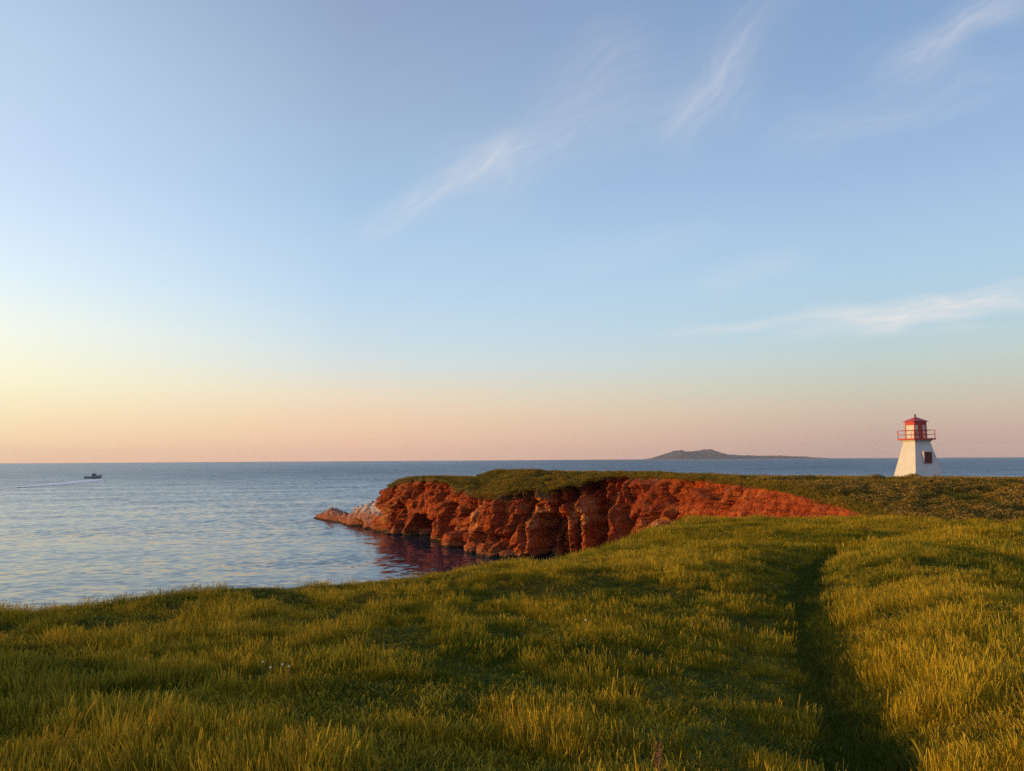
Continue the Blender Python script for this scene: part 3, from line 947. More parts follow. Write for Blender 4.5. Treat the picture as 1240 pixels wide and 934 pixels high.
# ------------------------------------------------------------------ lighthouse
def build_lighthouse():
    white = paint("white_paint", (0.58, 0.56, 0.53), 0.55, 0.06, 1.2, 0.004)
    red = paint("red_paint", (0.50, 0.045, 0.030), 0.45, 0.2, 2.0, 0.003)
    dark = paint("dark_paint", (0.035, 0.020, 0.018), 0.5, 0.2)
    iron = paint("finial_iron", (0.06, 0.07, 0.05), 0.5, 0.2)
    conc = paint("concrete", (0.42, 0.40, 0.37), 0.9, 0.2, 2.0, 0.01)
    gm, T, out = new_mat("lantern_glass")
    gl = T.node('ShaderNodeBsdfGlossy', {'Color': (0.9, 0.9, 0.9, 1), 'Roughness': 0.03})
    tr = T.node('ShaderNodeBsdfTransparent', {'Color': (0.86, 0.88, 0.88, 1)})
    mx = T.node('ShaderNodeMixShader', {0: T.math('ADD', T.node('ShaderNodeFresnel', {0: 1.5}).outputs[0], 0.08), 1: tr.outputs[0], 2: gl.outputs[0]})
    T.l.new(mx.outputs[0], out.inputs[0])
    wg = bpy.data.materials.new("window_glass")
    wg.use_nodes = True
    wb = wg.node_tree.nodes['Principled BSDF']
    wb.inputs['Base Color'].default_value = (0.012, 0.010, 0.010, 1)
    wb.inputs['Roughness'].default_value = 0.08

    lx, ly = 53.4, 102.5
    gz = float(land(np.array([lx]), np.array([ly]))[0])
    zb = 11.42 - 0.22
    L = empty("lighthouse", (lx, ly, zb), R(11.4))
    setp(L, 'white four-sided tapering lighthouse with red lantern and gallery standing on the grassy headland', 'lighthouse')
    MB().box(-2.25, 2.25, -2.25, 2.25, min(-0.9, gz - zb - 0.6), 0.06).build("foundation", conc, L, 0.02)
    # walls: straight batter, then a cove flaring out under the gallery
    H = 5.02
    b0, b1 = 2.12, 1.06
    t = MB()
    prof = [(0.06, b0), (4.55, b0 + (b1 - b0) * 4.55 / H), (4.82, 1.15), (4.96, 1.30), (5.04, 1.36)]
    for (z0, a0), (z1, a1) in zip(prof[:-1], prof[1:]):
        vs0 = [(-a0, -a0, z0), (a0, -a0, z0), (a0, a0, z0), (-a0, a0, z0)]
        vs1 = [(-a1, -a1, z1), (a1, -a1, z1), (a1, a1, z1), (-a1, a1, z1)]
        A = [t.bm.verts.new(p) for p in vs0]
        B = [t.bm.verts.new(p) for p in vs1]
        for k in range(4):
            t.bm.faces.new((A[k], A[(k + 1) % 4], B[(k + 1) % 4], B[k]))
    bmesh.ops.remove_doubles(t.bm, verts=t.bm.verts, dist=0.001)
    t.build("tower_wall", white, L)
    # corner boards
    for sx in (-1, 1):
        for sy in (-1, 1):
            a0, a1 = b0 + 0.012, b0 + (b1 - b0) * 4.5 / H + 0.012
            w = 0.12
            MB().hull8([(sx * (a0 - w), sy * (a0 - w), 0.06), (sx * a0, sy * (a0 - w), 0.06), (sx * a0, sy * a0, 0.06), (sx * (a0 - w), sy * a0, 0.06),
                        (sx * (a1 - w), sy * (a1 - w), 4.5), (sx * a1, sy * (a1 - w), 4.5), (sx * a1, sy * a1, 4.5), (sx * (a1 - w), sy * a1, 4.5)]).build("corner_board", white, L)
    # gallery
    G = MB().box(-1.62, 1.62, -1.62, 1.62, 5.045, 5.24).build("gallery_deck", red, L, 0.015)
    rl = MB()
    for z in (5.75, 6.30):
        for k in range(4):
            c = [(-1.54, -1.54), (1.54, -1.54), (1.54, 1.54), (-1.54, 1.54)]
            a, b = c[k], c[(k + 1) % 4]
            rl.tube((a[0], a[1], z), (b[0], b[1], z), 0.028, n=6)
    rl.build("railing", red, L)
    for (x, y) in [(-1.54, -1.54), (1.54, -1.54), (1.54, 1.54), (-1.54, 1.54), (0, -1.54), (0, 1.54), (-1.54, 0), (1.54, 0)]:
        MB().box(x - 0.035, x + 0.035, y - 0.035, y + 0.035, 5.24, 6.33).build("railing_post", red, L)
    # lantern room
    a = 0.84
    zl, zt = 5.24, 7.42
    for sx in (-1, 1):
        for sy in (-1, 1):
            MB().box(sx * a - 0.07, sx * a + 0.07, sy * a - 0.07, sy * a + 0.07, zl, zt - 0.42).build("lantern_post", red, L)
    MB().box(-a - 0.072, a + 0.072, -a - 0.072, a + 0.072, zt - 0.42, zt).build("lantern_cornice", red, L, 0.01)
    # left (sunlit) side: white boarded panel with a thin red transom
    pn = MB().box(-a - 0.02, -a + 0.04, -a + 0.072, a - 0.072, zl, zt - 0.422).build("lantern_panel", white, L)
    MB().box(-a - 0.045, -a - 0.021, -a + 0.072, a - 0.072, 6.28, 6.33).build("transom", red, pn)
    # door side
    dr = MB().box(-0.33, 0.33, -a - 0.035, -a + 0.04, zl, zt - 0.422).build("lantern_door", red, L, 0.008)
    MB().ball((0.24, -a - 0.06, 6.25), 0.045).build("handle", iron, dr)
    for (x0, x1) in ((-a + 0.072, -0.332), (0.332, a - 0.072)):
        pane = MB().box(x0, x1, -a - 0.01, -a + 0.01, zl + 0.18, zt - 0.424).build("lantern_pane", gm, L)
        MB().box(x0, x1, -a - 0.03, -a + 0.03, zl, zl + 0.178).build("sill", white, pane)
    for sgn, axis in ((1, 'x'), (1, 'y')):
        if axis == 'x':
            pane = MB().box(a - 0.01, a + 0.01, -a + 0.072, a - 0.072, zl + 0.55, zt - 0.424).build("lantern_pane", gm, L)
            MB().box(a - 0.03, a + 0.03, -a + 0.072, a - 0.072, zl, zl + 0.548).build("sill", white, pane)
        else:
            pane = MB().box(-a + 0.072, a - 0.072, a - 0.01, a + 0.01, zl + 0.18, zt - 0.424).build("lantern_pane", gm, L)
            MB().box(-a + 0.072, a - 0.072, a - 0.03, a + 0.03, zl, zl + 0.178).build("sill", white, pane)
    # lamp inside
    lamp = MB().tube((0, 0, zl), (0, 0, zl + 0.75), 0.12, n=10).tube((0, 0, zl + 0.75), (0, 0, zl + 1.15), 0.2, n=12)
    lamp.build("beacon", iron, L)
    # roof and finial
    rf = MB()
    e, ez = 1.10, zt + 0.002
    rf.hull8([(-e, -e, ez), (e, -e, ez), (e, e, ez), (-e, e, ez), (-e, -e, ez + 0.07), (e, -e, ez + 0.07), (e, e, ez + 0.07), (-e, e, ez + 0.07)])
    rf.hull8([(-e + .03, -e + .03, ez + 0.071), (e - .03, -e + .03, ez + 0.071), (e - .03, e - .03, ez + 0.071), (-e + .03, e - .03, ez + 0.071),
              (-0.12, -0.12, ez + 0.62), (0.12, -0.12, ez + 0.62), (0.12, 0.12, ez + 0.62), (-0.12, 0.12, ez + 0.62)])
    rf.build("roof", red, L)
    MB().tube((0, 0, ez + 0.60), (0, 0, ez + 0.86), 0.10, 0.09, n=10).ball((0, 0, ez + 0.92), 0.13, 0.8).build("finial", iron, L, smooth=True)
    # window on the shaded face, upright in a little white box standing out of the sloping wall
    wx, wz0, wz1 = 0.10, 2.0, 3.5
    yb = -(b0 + (b1 - b0) * wz0 / H) - 0.14           # face plane
    fr = MB().box(wx - 0.62, wx + 0.62, yb, yb + 0.60, wz0, wz1)
    win = fr.build("window", white, L, 0.006)
    f2 = MB()
    yf = yb - 0.003
    for (x0, x1, z0, z1) in ((wx - .56, wx - .45, wz0 + .03, wz1 - .03), (wx + .45, wx + .56, wz0 + .03, wz1 - .03), (wx - .449, wx + .449, wz0 + .03, wz0 + .15),
                             (wx - .449, wx + .449, wz1 - .15, wz1 - .03), (wx - .04, wx + .04, wz0 + .151, wz1 - .151), (wx - .449, wx - .041, 2.72, 2.78), (wx + .041, wx + .449, 2.72, 2.78)):
        f2.box(x0, x1, yf - 0.05, yf, z0, z1)
    f2.build("frame", paint("window_red", (0.30, 0.028, 0.020), 0.5, 0.2), win)
    MB().box(wx - .449, wx + .449, yf - 0.012, yf, wz0 + .151, wz1 - .151).build("pane", wg, win)
    return L


build_lighthouse()


# ------------------------------------------------------------------ fishing boat and its wake
def build_boat():
    hullm = paint("hull_paint", (0.30, 0.33, 0.36), 0.45, 0.2)
    cabm = paint("cabin_paint", (0.24, 0.25, 0.26), 0.5, 0.15)
    glass = paint("cabin_glass", (0.01, 0.012, 0.015), 0.1, 0.1)
    mast = paint("mast_paint", (0.06, 0.065, 0.07), 0.5, 0.1)
    p = at(112.5, 579.5, 0.0)
    B = empty("fishing_boat", (p.x, p.y, 0.0), R(12))
    setp(B, 'small dark fishing boat with cabin and mast motoring over open sea at left', 'boat')
    st = [(-6.6, 1.9, 1.5, -.3), (-5, 2.1, 1.45, -.5), (-2, 2.25, 1.5, -.6), (1, 2.25, 1.75, -.6), (3.5, 1.95, 2.2, -.6), (5.4, 1.2, 2.65, -.5), (6.9, 0.06, 3.05, 0.9)]
    V = []
    for (x, hw, zt, zb) in st:
        for (yy, zz) in ((-hw, zt), (-hw * 0.92, zb + 0.55 * (zt - zb)), (-hw * 0.5, zb + 0.1), (0, zb), (hw * 0.5, zb + 0.1), (hw * 0.92, zb + 0.55 * (zt - zb)), (hw, zt)):
            V.append((x, yy, zz))
    f = grid_faces(len(st), 7)
    F = [f]
    deck = np.array([[7 * k, 7 * k + 6, 7 * k + 13, 7 * k + 7] for k in range(len(st) - 1)])
    tr = np.array([[0, 1, 2, 3, 4, 5, 6]])
    # the working deck lies below the rail
    o = mesh_np("hull", np.array(V), [np.concatenate([f]), tr], hullm, B, smooth=False)
    dv = np.array([(x, sgn * hw * 0.95, zt - 0.45) for (x, hw, zt, zb) in st for sgn in (-1, 1)])
    mesh_np("deck", dv, grid_faces(len(st), 2), cabm, B)
    rail = MB()
    for sgn in (-1, 1):
        for a, b in zip(st[:-1], st[1:]):
            rail.tube((a[0], sgn * a[1], a[2] + .03), (b[0], sgn * b[1], b[2] + .03), 0.07, n=6)
    rail.build("rail", mast, B)
    c = MB().hull8([(-0.6, -1.5, 1.2), (3.0, -1.3, 1.5), (3.0, 1.3, 1.5), (-0.6, 1.5, 1.2), (-0.6, -1.4, 3.9), (2.3, -1.2, 3.9), (2.3, 1.2, 3.9), (-0.6, 1.4, 3.9)])
    cab = c.build("cabin", cabm, B, 0.04)
    MB().box(-1.6, 2.6, -1.55, 1.55, 3.91, 4.05).build("roof", hullm, cab, 0.02)
    for sgn in (-1, 1):
        for (x0, x1) in ((-0.3, 0.5), (0.7, 1.4), (1.55, 2.1)):
            y0 = sgn * 1.44
            MB().box(x0, x1, min(y0, y0 + sgn * .03), max(y0, y0 + sgn * .03), 2.75, 3.5).build("window", glass, cab)
    MB().tube((1.0, 0, 4.05), (0.9, 0, 7.6), 0.09, 0.05).tube((0.95, -0.8, 6.2), (0.95, 0.8, 6.2), 0.04).tube((2.2, 0, 4.05), (2.2, 0, 6.4), 0.03).build("mast", mast, B)
    MB().tube((-5.6, -1.7, 1.4), (-5.6, -1.7, 2.7), 0.06).tube((-5.6, 1.7, 1.4), (-5.6, 1.7, 2.7), 0.06).tube((-5.6, -1.7, 2.7), (-5.6, 1.7, 2.7), 0.06).build("stern_gantry", mast, B)
    return p


BOAT = build_boat()


def build_wake():
    m, T, out = new_mat("sea_foam")
    pos = T.node('ShaderNodeNewGeometry').outputs['Position']
    mp = T.node('ShaderNodeMapping', {'Vector': pos, 'Scale': (0.16, 0.05, 1)}).outputs[0]
    k = T.node('ShaderNodeAttribute', attribute_name='foam').outputs['Fac']
    n = T.mapr(T.math('ADD', T.noise(mp, 1.0, 6, 0.7), T.math('SUBTRACT', T.math('MULTIPLY', k, 0.85), 0.36)), 0.42, 0.72)
    d = T.node('ShaderNodeBsdfDiffuse', {'Color': (0.95, 0.95, 0.95, 1)})
    tr = T.node('ShaderNodeBsdfTransparent')
    mx = T.node('ShaderNodeMixShader', {0: T.math('MULTIPLY', n, 0.9), 1: tr.outputs[0], 2: d.outputs[0]})
    T.l.new(mx.outputs[0], out.inputs[0])
    c = [at(124, 580.6, 0), at(108, 582, 0), at(90, 584.5, 0), at(66, 587, 0), at(40, 589.5, 0), at(10, 592, 0), at(-40, 596, 0)]
    c = [(p.x, p.y, w, k) for p, w, k in zip(c, (6, 34, 46, 46, 44, 42, 40), (1, 1, 1.0, 0.9, 0.7, 0.5, 0.25))]
    P = catmull(c, 2.0)
    m2 = 21
    cols = np.linspace(-1, 1, m2)
    X = np.repeat(P[:, 0][:, None], m2, 1)
    Y = P[:, 1][:, None] + cols[None, :] * P[:, 2][:, None]
    Z = 0.10 + 0.35 * (1 - np.abs(cols[None, :])) * (0.5 + 0.5 * fbm(X / 7, Y / 9, oct=3, seed=5))
    A = P[:, 3][:, None] * (1 - np.abs(cols[None, :]) ** 1.6)
    o = mesh_np("boat_wake", np.stack([X, Y, Z], -1).reshape(-1, 3), grid_faces(len(P), m2), m, smooth=True, attrs={'foam': A.ravel()})
    setp(o, kind='stuff')
    # thin wash where the ripples meet the foot of the cliff
    sel = (WATERLINE[:, 1] > 100) & (WATERLINE[:, 1] < 160)
    W, N = WATERLINE[sel], CLIFF_N[sel]
    off = np.linspace(-0.3, 1.1, 6)
    X = W[:, 0][:, None] + N[:, 0][:, None] * off
    Y = W[:, 1][:, None] + N[:, 1][:, None] * off
    A = np.array([0.2, 0.75, 0.62, 0.5, 0.3, 0.0])[None, :] * (0.55 + 0.45 * fbm(X / 3, Y / 3, oct=2, seed=8))
    m3 = m.copy()
    m3.name = "shore_wash"
    for nd in m3.node_tree.nodes:
        if nd.type == 'MAPPING':
            nd.inputs['Scale'].default_value = (1.1, 0.8, 1)
    o = mesh_np("shore_foam", np.stack([X, Y, 0.03 + 0.03 * A], -1).reshape(-1, 3), grid_faces(len(W), 6), m3, smooth=True, attrs={'foam': A.ravel()})
    setp(o, kind='stuff')


build_wake()


# ------------------------------------------------------------------ grass
def mat_grass(name, green, gold, rust, gold_bias=0.0, scale=1.0, transl=0.12):
    m, T, out = new_mat(name)
    pos = T.node('ShaderNodeNewGeometry').outputs['Position']
    rnd = T.node('ShaderNodeObjectInfo').outputs['Random']
    tt = T.node('ShaderNodeAttribute', attribute_name='t').outputs['Fac']
    br = T.node('ShaderNodeAttribute', attribute_name='r').outputs['Fac']
    big = T.noise(pos, 0.30 * scale, 3, 0.6)
    small = T.noise(pos, 1.5 * scale, 3, 0.6)
    k = T.math('ADD', T.math('MULTIPLY', T.math('SUBTRACT', big, 0.5), 3.6), T.math('MULTIPLY', T.math('SUBTRACT', small, 0.5), 1.5))
    k = T.math('ADD', k, T.math('MULTIPLY', T.math('SUBTRACT', br, 0.5), 0.9))
    k = T.math('ADD', k, T.math('MULTIPLY', T.math('SUBTRACT', tt, 0.5), 0.5))
    k = T.math('ADD', k, 0.55 + gold_bias, clamp=True)
    c = T.mix(k, green, gold)
    c = T.mix(T.math('MULTIPLY', T.mapr(T.math('ADD', T.math('MULTIPLY', rnd, 0.5), T.math('MULTIPLY', br, 0.5)), 0.62, 0.85), 0.55), c, rust)
    p = T.node('ShaderNodeBsdfPrincipled', {'Base Color': c, 'Roughness': 0.7, 'Specular IOR Level': 0.08})
    tl = T.node('ShaderNodeBsdfTranslucent', {'Color': c})
    mx = T.node('ShaderNodeMixShader', {0: transl, 1: p.outputs[0], 2: tl.outputs[0]})
    T.l.new(mx.outputs[0], out.inputs[0])
    return m


M_GR = mat_grass("meadow_grass", (0.066, 0.108, 0.005), (0.37, 0.250, 0.010), (0.38, 0.165, 0.015))
M_DRY = mat_grass("seeding_grass", (0.22, 0.20, 0.014), (0.46, 0.32, 0.022), (0.42, 0.20, 0.026), 0.1)
M_LEAF = mat_grass("broad_leaves", (0.038, 0.078, 0.008), (0.09, 0.11, 0.012), (0.16, 0.08, 0.02), -0.2)
M_SHORT = mat_grass("trodden_grass", (0.050, 0.082, 0.007), (0.10, 0.10, 0.010), (0.12, 0.08, 0.02), -0.1)
M_FAR = mat_grass("headland_grass", (0.12, 0.115, 0.012), (0.33, 0.20, 0.022), (0.34, 0.16, 0.03), 0.0, 0.35)
M_SCRUB = mat_grass("scrub", (0.09, 0.08, 0.010), (0.32, 0.19, 0.032), (0.44, 0.27, 0.09), 0.05, 0.8)

PLANTS = bpy.data.collections.new("plant_sources")      # not linked: only read by the scatter
N_SRC = [0]


def blades_mesh(n, rad, h0, h1, w, lean, seed, mat, levels=(0, .3, .62, .85, 1), head=False, patch=False, droop=0.15):
    g = np.random.default_rng(seed)
    r = rad * np.sqrt(g.random(n))
    a = g.random(n) * 2 * np.pi
    bx, by = r * np.cos(a), r * np.sin(a)
    h = h0 + (h1 - h0) * g.random(n) ** 1.2
    la = a + g.normal(0, 0.9, n) if not patch else g.random(n) * 2 * np.pi
    ln = lean * (0.2 + g.random(n) * 1.1)
    dx, dy = np.cos(la) * ln + 0.14, np.sin(la) * ln
    fa = g.random(n) * np.pi
    wx, wy = np.cos(fa), np.sin(fa)
    ww = w * (0.6 + 0.8 * g.random(n))
    br = g.random(n)
    L = len(levels)
    V, Tt, Rr, quads, tris = [], [], [], [], []
    nv = 2 * (L - 1) + 1
    vert = np.zeros((n, nv, 3))
    tat = np.zeros((n, nv))
    for i, t in enumerate(levels):
        cx = bx + dx * h * t ** 1.8
        cy = by + dy * h * t ** 1.8
        cz = h * (t - droop * ln * t ** 3)
        half = ww * 0.5 * (1 - t ** 2.2) if not head else ww * 0.5 * (0.35 if t < 0.7 else (1.9 if t < 0.95 else 0.2))
        if i < L - 1:
            vert[:, 2 * i] = np.stack([cx - wx * half, cy - wy * half, cz], 1)
            vert[:, 2 * i + 1] = np.stack([cx + wx * half, cy + wy * half, cz], 1)
            tat[:, 2 * i:2 * i + 2] = t
        else:
            vert[:, -1] = np.stack([cx, cy, cz], 1)
            tat[:, -1] = t
    vert[:, :2, 2] -= 0.06
    base = (np.arange(n) * nv)[:, None]
    for i in range(L - 2):
        quads.append(base + np.array([[2 * i, 2 * i + 1, 2 * i + 3, 2 * i + 2]]))
    tris = base + np.array([[2 * (L - 2), 2 * (L - 2) + 1, nv - 1]])
    N_SRC[0] += 1
    o = mesh_np("source_%02d" % N_SRC[0], vert.reshape(-1, 3), [np.concatenate(quads), tris], mat, parent=False,
                attrs={'t': tat.ravel(), 'r': np.repeat(br, nv)})
    PLANTS.objects.link(o)
    return N_SRC[0] - 1


def leaves_mesh(n, rad, h0, h1, size, seed, mat, up=0.5):
    """a low bushy plant: many small leaf faces through a volume"""
    g = np.random.default_rng(seed)
    r = rad * g.random(n) ** 0.6
    a = g.random(n) * 2 * np.pi
    z = h0 + (h1 - h0) * g.random(n) * np.sqrt(np.clip(1 - (r / rad) ** 2, 0, 1))
    c = np.stack([r * np.cos(a), r * np.sin(a), z], 1)
    d = g.normal(size=(n, 3))
    d[:, 2] = np.abs(d[:, 2]) * up
    d /= np.linalg.norm(d, axis=1)[:, None]
    e = np.cross(d, g.normal(size=(n, 3)))
    e /= np.linalg.norm(e, axis=1)[:, None]
    s = size * (0.6 + 0.8 * g.random(n))[:, None]
    v = np.stack([c - d * s, c + e * s * .45, c + d * s, c - e * s * .45], 1)
    f = np.arange(n * 4).reshape(n, 4)
    br = g.random(n)
    N_SRC[0] += 1
    o = mesh_np("source_%02d" % N_SRC[0], v.reshape(-1, 3), f, mat, parent=False,
                attrs={'t': np.repeat(z / h1, 4), 'r': np.repeat(br, 4)})
    PLANTS.objects.link(o)
    return N_SRC[0] - 1


LUSH = [blades_mesh(64, 0.10, 0.025, 0.095, 0.0032, 0.45, 100 + k, M_GR) for k in range(6)]
TALL = [blades_mesh(34, 0.08, 0.05, 0.135, 0.0030, 0.32, 120 + k, M_GR) for k in range(4)]
DRY = [blades_mesh(22, 0.11, 0.08, 0.175, 0.0024, 0.24, 140 + k, M_DRY, levels=(0, .4, .72, .8, .93, 1), head=True) for k in range(4)]
LEAF = [leaves_mesh(80, 0.11, 0.01, 0.07, 0.011, 160 + k, M_LEAF) for k in range(3)]
SHORT = [blades_mesh(90, 0.15, 0.02, 0.065, 0.0036, 0.9, 180 + k, M_SHORT, levels=(0, .5, 1)) for k in range(2)]
MIDG = [blades_mesh(220, 0.42, 0.04, 0.115, 0.006, 0.5, 200 + k, M_GR, levels=(0, .5, .8, 1), patch=True) for k in range(4)]
MIDD = [blades_mesh(50, 0.42, 0.08, 0.16, 0.0045, 0.3, 220 + k, M_DRY, levels=(0, .4, .72, .8, .93, 1), head=True, patch=True) for k in range(2)]
FARG = [blades_mesh(170, 1.0, 0.10, 0.30, 0.035, 0.5, 240 + k, M_FAR, levels=(0, .6, 1), patch=True) for k in range(4)]
SCRUB = [leaves_mesh(260, 0.7, 0.05, 0.55, 0.075, 260 + k, M_SCRUB) for k in range(4)]


def scatter(name, layers):
    """layers: list of (xyz, rot, scale, index)"""
    P = np.concatenate([l[0] for l in layers])
    Rr = np.concatenate([l[1] for l in layers])
    S = np.concatenate([l[2] for l in layers])
    I = np.concatenate([l[3] for l in layers]).astype(np.int32)
    me = bpy.data.meshes.new(name)
    me.vertices.add(len(P))
    me.vertices.foreach_set('co', P.astype(np.float32).ravel())
    a = me.attributes.new('rot', 'FLOAT_VECTOR', 'POINT')
    a.data.foreach_set('vector', Rr.astype(np.float32).ravel())
    a = me.attributes.new('scl', 'FLOAT_VECTOR', 'POINT')
    a.data.foreach_set('vector', S.astype(np.float32).ravel())
    a = me.attributes.new('idx', 'INT', 'POINT')
    a.data.foreach_set('value', I)
    o = bpy.data.objects.new(name, me)
    COL.objects.link(o)
    g = bpy.data.node_groups.new(name + "_scatter", 'GeometryNodeTree')
    g.interface.new_socket("Geometry", in_out='INPUT', socket_type='NodeSocketGeometry')
    g.interface.new_socket("Geometry", in_out='OUTPUT', socket_type='NodeSocketGeometry')
    n, l = g.nodes, g.links
    gi, go = n.new('NodeGroupInput'), n.new('NodeGroupOutput')
    ci = n.new('GeometryNodeCollectionInfo')
    ci.inputs['Collection'].default_value = PLANTS
    ci.inputs['Separate Children'].default_value = True
    ci.inputs['Reset Children'].default_value = True
    ip = n.new('GeometryNodeInstanceOnPoints')
    ip.inputs['Pick Instance'].default_value = True

    def attr(nm, typ):
        q = n.new('GeometryNodeInputNamedAttribute')
        q.data_type = typ
        q.inputs['Name'].default_value = nm
        return [s for s in q.outputs if s.enabled and s.name == 'Attribute'][0]
    l.new(gi.outputs[0], ip.inputs['Points'])
    l.new(ci.outputs[0], ip.inputs['Instance'])
    l.new(attr('idx', 'INT'), ip.inputs['Instance Index'])
    l.new(attr('rot', 'FLOAT_VECTOR'), ip.inputs['Rotation'])
    l.new(attr('scl', 'FLOAT_VECTOR'), ip.inputs['Scale'])
    l.new(ip.outputs[0], go.inputs[0])
    md = o.modifiers.new("scatter", 'NODES')
    md.node_group = g
    setp(o, kind='stuff')
    return o


def wedge(n, r0, r1, a0, a1, power=1.0):
    """random points in a sector, more of them near r0 when power > 1"""
    u = rng.random(n)
    r = (r0 ** (2 / power) + u * (r1 ** (2 / power) - r0 ** (2 / power))) ** (power / 2)
    a = np.radians(a0 + (a1 - a0) * rng.random(n))
    return r * np.sin(a), r * np.cos(a)


def layer(x, y, kinds, weights, smin, smax, zscale=None, tilt=0.12):
    n = len(x)
    z = land(x, y)
    rot = np.stack([rng.normal(0, tilt, n), rng.normal(0, tilt, n), rng.normal(0, 0.75, n) * 0 + rng.random(n) * 2 * np.pi], 1)
    s = smin + (smax - smin) * rng.random(n)
    zs = np.ones(n) if zscale is None else zscale
    w = np.array(weights, float)
    if w.ndim == 1:
        w = np.tile(w, (n, 1))
    w = w / w.sum(1, keepdims=True)
    cum = np.cumsum(w, 1)
    pick = (rng.random(n)[:, None] > cum).sum(1).clip(0, len(kinds) - 1)
    idx = np.array([rng.choice(kinds[k]) for k in pick])
    return np.stack([x, y, z - 0.01], 1), rot, np.stack([s, s, s * zs], 1), idx


def grow():
    L = []
    # --- foreground meadow
    xs, ys = [], []
    for n, r0, r1, a0, a1, p in ((30000, 2.6, 9, -48, 44, 1.4), (52000, 9, 21, -46, 44, 1.35), (2600, 0.3, 3.5, -180, 180, 1.0), (3000, 3.0, 12, -100, -46, 1.0), (2000, 3.0, 12, 44, 90, 1.0)):
        x, y = wedge(n, r0, r1, a0, a1, p)
        xs.append(x)
        ys.append(y)
    x, y = np.concatenate(xs), np.concatenate(ys)
    t = path_frame(x, y)
    sE = poly_dist(x, y, HILL_EDGE)
    ok = (np.abs(t) > 0.22 + 0.07 * rng.random(len(x))) & (sE < 2.5) & (np.hypot(x, y) > 0.45)
    x, y, t, sE = x[ok], y[ok], t[ok], sE[ok]
    dry = sstep(-0.25, 0.35, fbm(x / 4.2, y / 4.2, oct=3, seed=300) + 0.25 * sstep(0.3, 1.0, t) + 0.22 * sstep(-6, -1, sE))
    leaf = sstep(0.1, 0.5, fbm(x / 1.8 + 9, y / 1.8, oct=2, seed=301))
    near_l = np.exp(-((t + 0.9) / 1.0) ** 2)                        # leafy green strip left of the path
    w = np.stack([0.55 + 0 * x, 0.16 + 0.25 * dry, 0.08 + 0.42 * dry * (1 - near_l), 0.03 + 0.10 * leaf + 0.15 * near_l], 1)
    cl = fbm(x / 0.75 + 0.3 * y, y / 0.6, oct=3, seed=302, gain=0.6)
    zs = (0.36 + 0.98 * sstep(-0.22, 0.20, cl)) * (0.86 + 0.14 * sstep(-0.3, 0.3, fbm(x / 0.3, y / 0.3, oct=2, seed=306))) + 0.12 * dry
    zs = zs * (0.75 + 0.25 * sstep(0.2, 0.4, np.abs(t))) * np.where((t > 0) & (t < 2.5), 1.05, 1.0)
    w[:, :3] *= (0.65 + 0.35 * sstep(-0.26, 0.0, cl))[:, None]
    w[:, 3] = w[:, 3] + 0.22 * sstep(0.05, -0.3, cl)
    zs = zs * (0.80 + 0.18 * sstep(9, 4, np.hypot(x, y))) * rng.uniform(0.75, 1.3, len(x)) * (0.75 + 0.25 * sstep(-0.3, -3, sE))
    L.append(layer(x, y, [LUSH, TALL, DRY, LEAF], w, 0.8, 1.25, zs))
    # --- short grass on the trodden path
    i = rng.integers(0, len(PATH), 34000)
    i = i[(PATH[i, 1] > 1) & (PATH[i, 1] < 30)]
    x = PATH[i, 0] + rng.normal(0, 0.15, len(i))
    y = PATH[i, 1] + rng.normal(0, 0.15, len(i))
    lay = layer(x, y, [SHORT], [1], 0.7, 1.2)
    lay[0][:, 2] += 0.03
    L.append(lay)
    # --- the middle of the near hill
    x, y = wedge(19000, 20, 56, -12, 48, 1.5)
    t = path_frame(x, y)
    sE = poly_dist(x, y, HILL_EDGE)
    z = land(x, y)
    ok = (np.abs(t) > 0.45) & (z > 6.5)
    x, y, t = x[ok], y[ok], t[ok]
    dry = sstep(-0.3, 0.4, fbm(x / 5, y / 5, oct=3, seed=303) + 0.1)
    L.append(layer(x, y, [MIDG, MIDD], np.stack([0.75 + 0 * x, 0.12 + 0.3 * dry], 1), 0.8, 1.3, 0.45 + 1.0 * sstep(-0.25, 0.25, fbm(x / 1.6, y / 1.6, oct=3, seed=304))))
    # --- headland
    x = rng.uniform(-29, 165, 42000)
    y = rng.uniform(54, 190, 42000)
    sF = poly_dist(x, y, FAR_LAND)
    u = x / y
    ok = (sF < -0.1) & (u < 0.85)
    front = np.exp(-np.maximum(-sF - 4, 0) / 18.0)
    ok &= rng.random(len(x)) < (0.25 + 0.75 * np.maximum(front, (y < 92)))
    x, y = x[ok], y[ok]
    L.append(layer(x, y, [FARG], [1], 0.7, 1.2, 0.6 + 0.5 * sstep(-0.4, 0.5, fbm(x / 5, y / 5, oct=2, seed=305))))
    i = rng.integers(0, len(CLIFF_C), 6500)
    o = rng.uniform(-0.5, 3.2, len(i))
    q = CLIFF_C[i] - CLIFF_N[i] * o[:, None]
    lay = layer(q[:, 0], q[:, 1], [FARG], [1], 0.35, 0.75, rng.uniform(0.5, 1.1, len(i)), 0.3)
    inn = CLIFF_C[i] - CLIFF_N[i] * np.maximum(o, 0.6)[:, None]
    lay[0][:, 2] = land(inn[:, 0], inn[:, 1]) - 0.02 - np.maximum(0, -o) * 0.5
    yy = CLIFF_C[i][:, 1]
    lay[2][:, 2] *= np.where(yy > 122, 0.45, 1.0)
    keep = (yy > 57) & ~((yy > 122) & (o < 1.0))
    L.append(tuple(v[keep] for v in lay))
    scatter("grass", L)
    # --- scrub on the bank below the lighthouse and on the shoulder of the cliff
    x = rng.uniform(24, 95, 9000)
    y = rng.uniform(55, 88, 9000)
    sF = poly_dist(x, y, FAR_LAND)
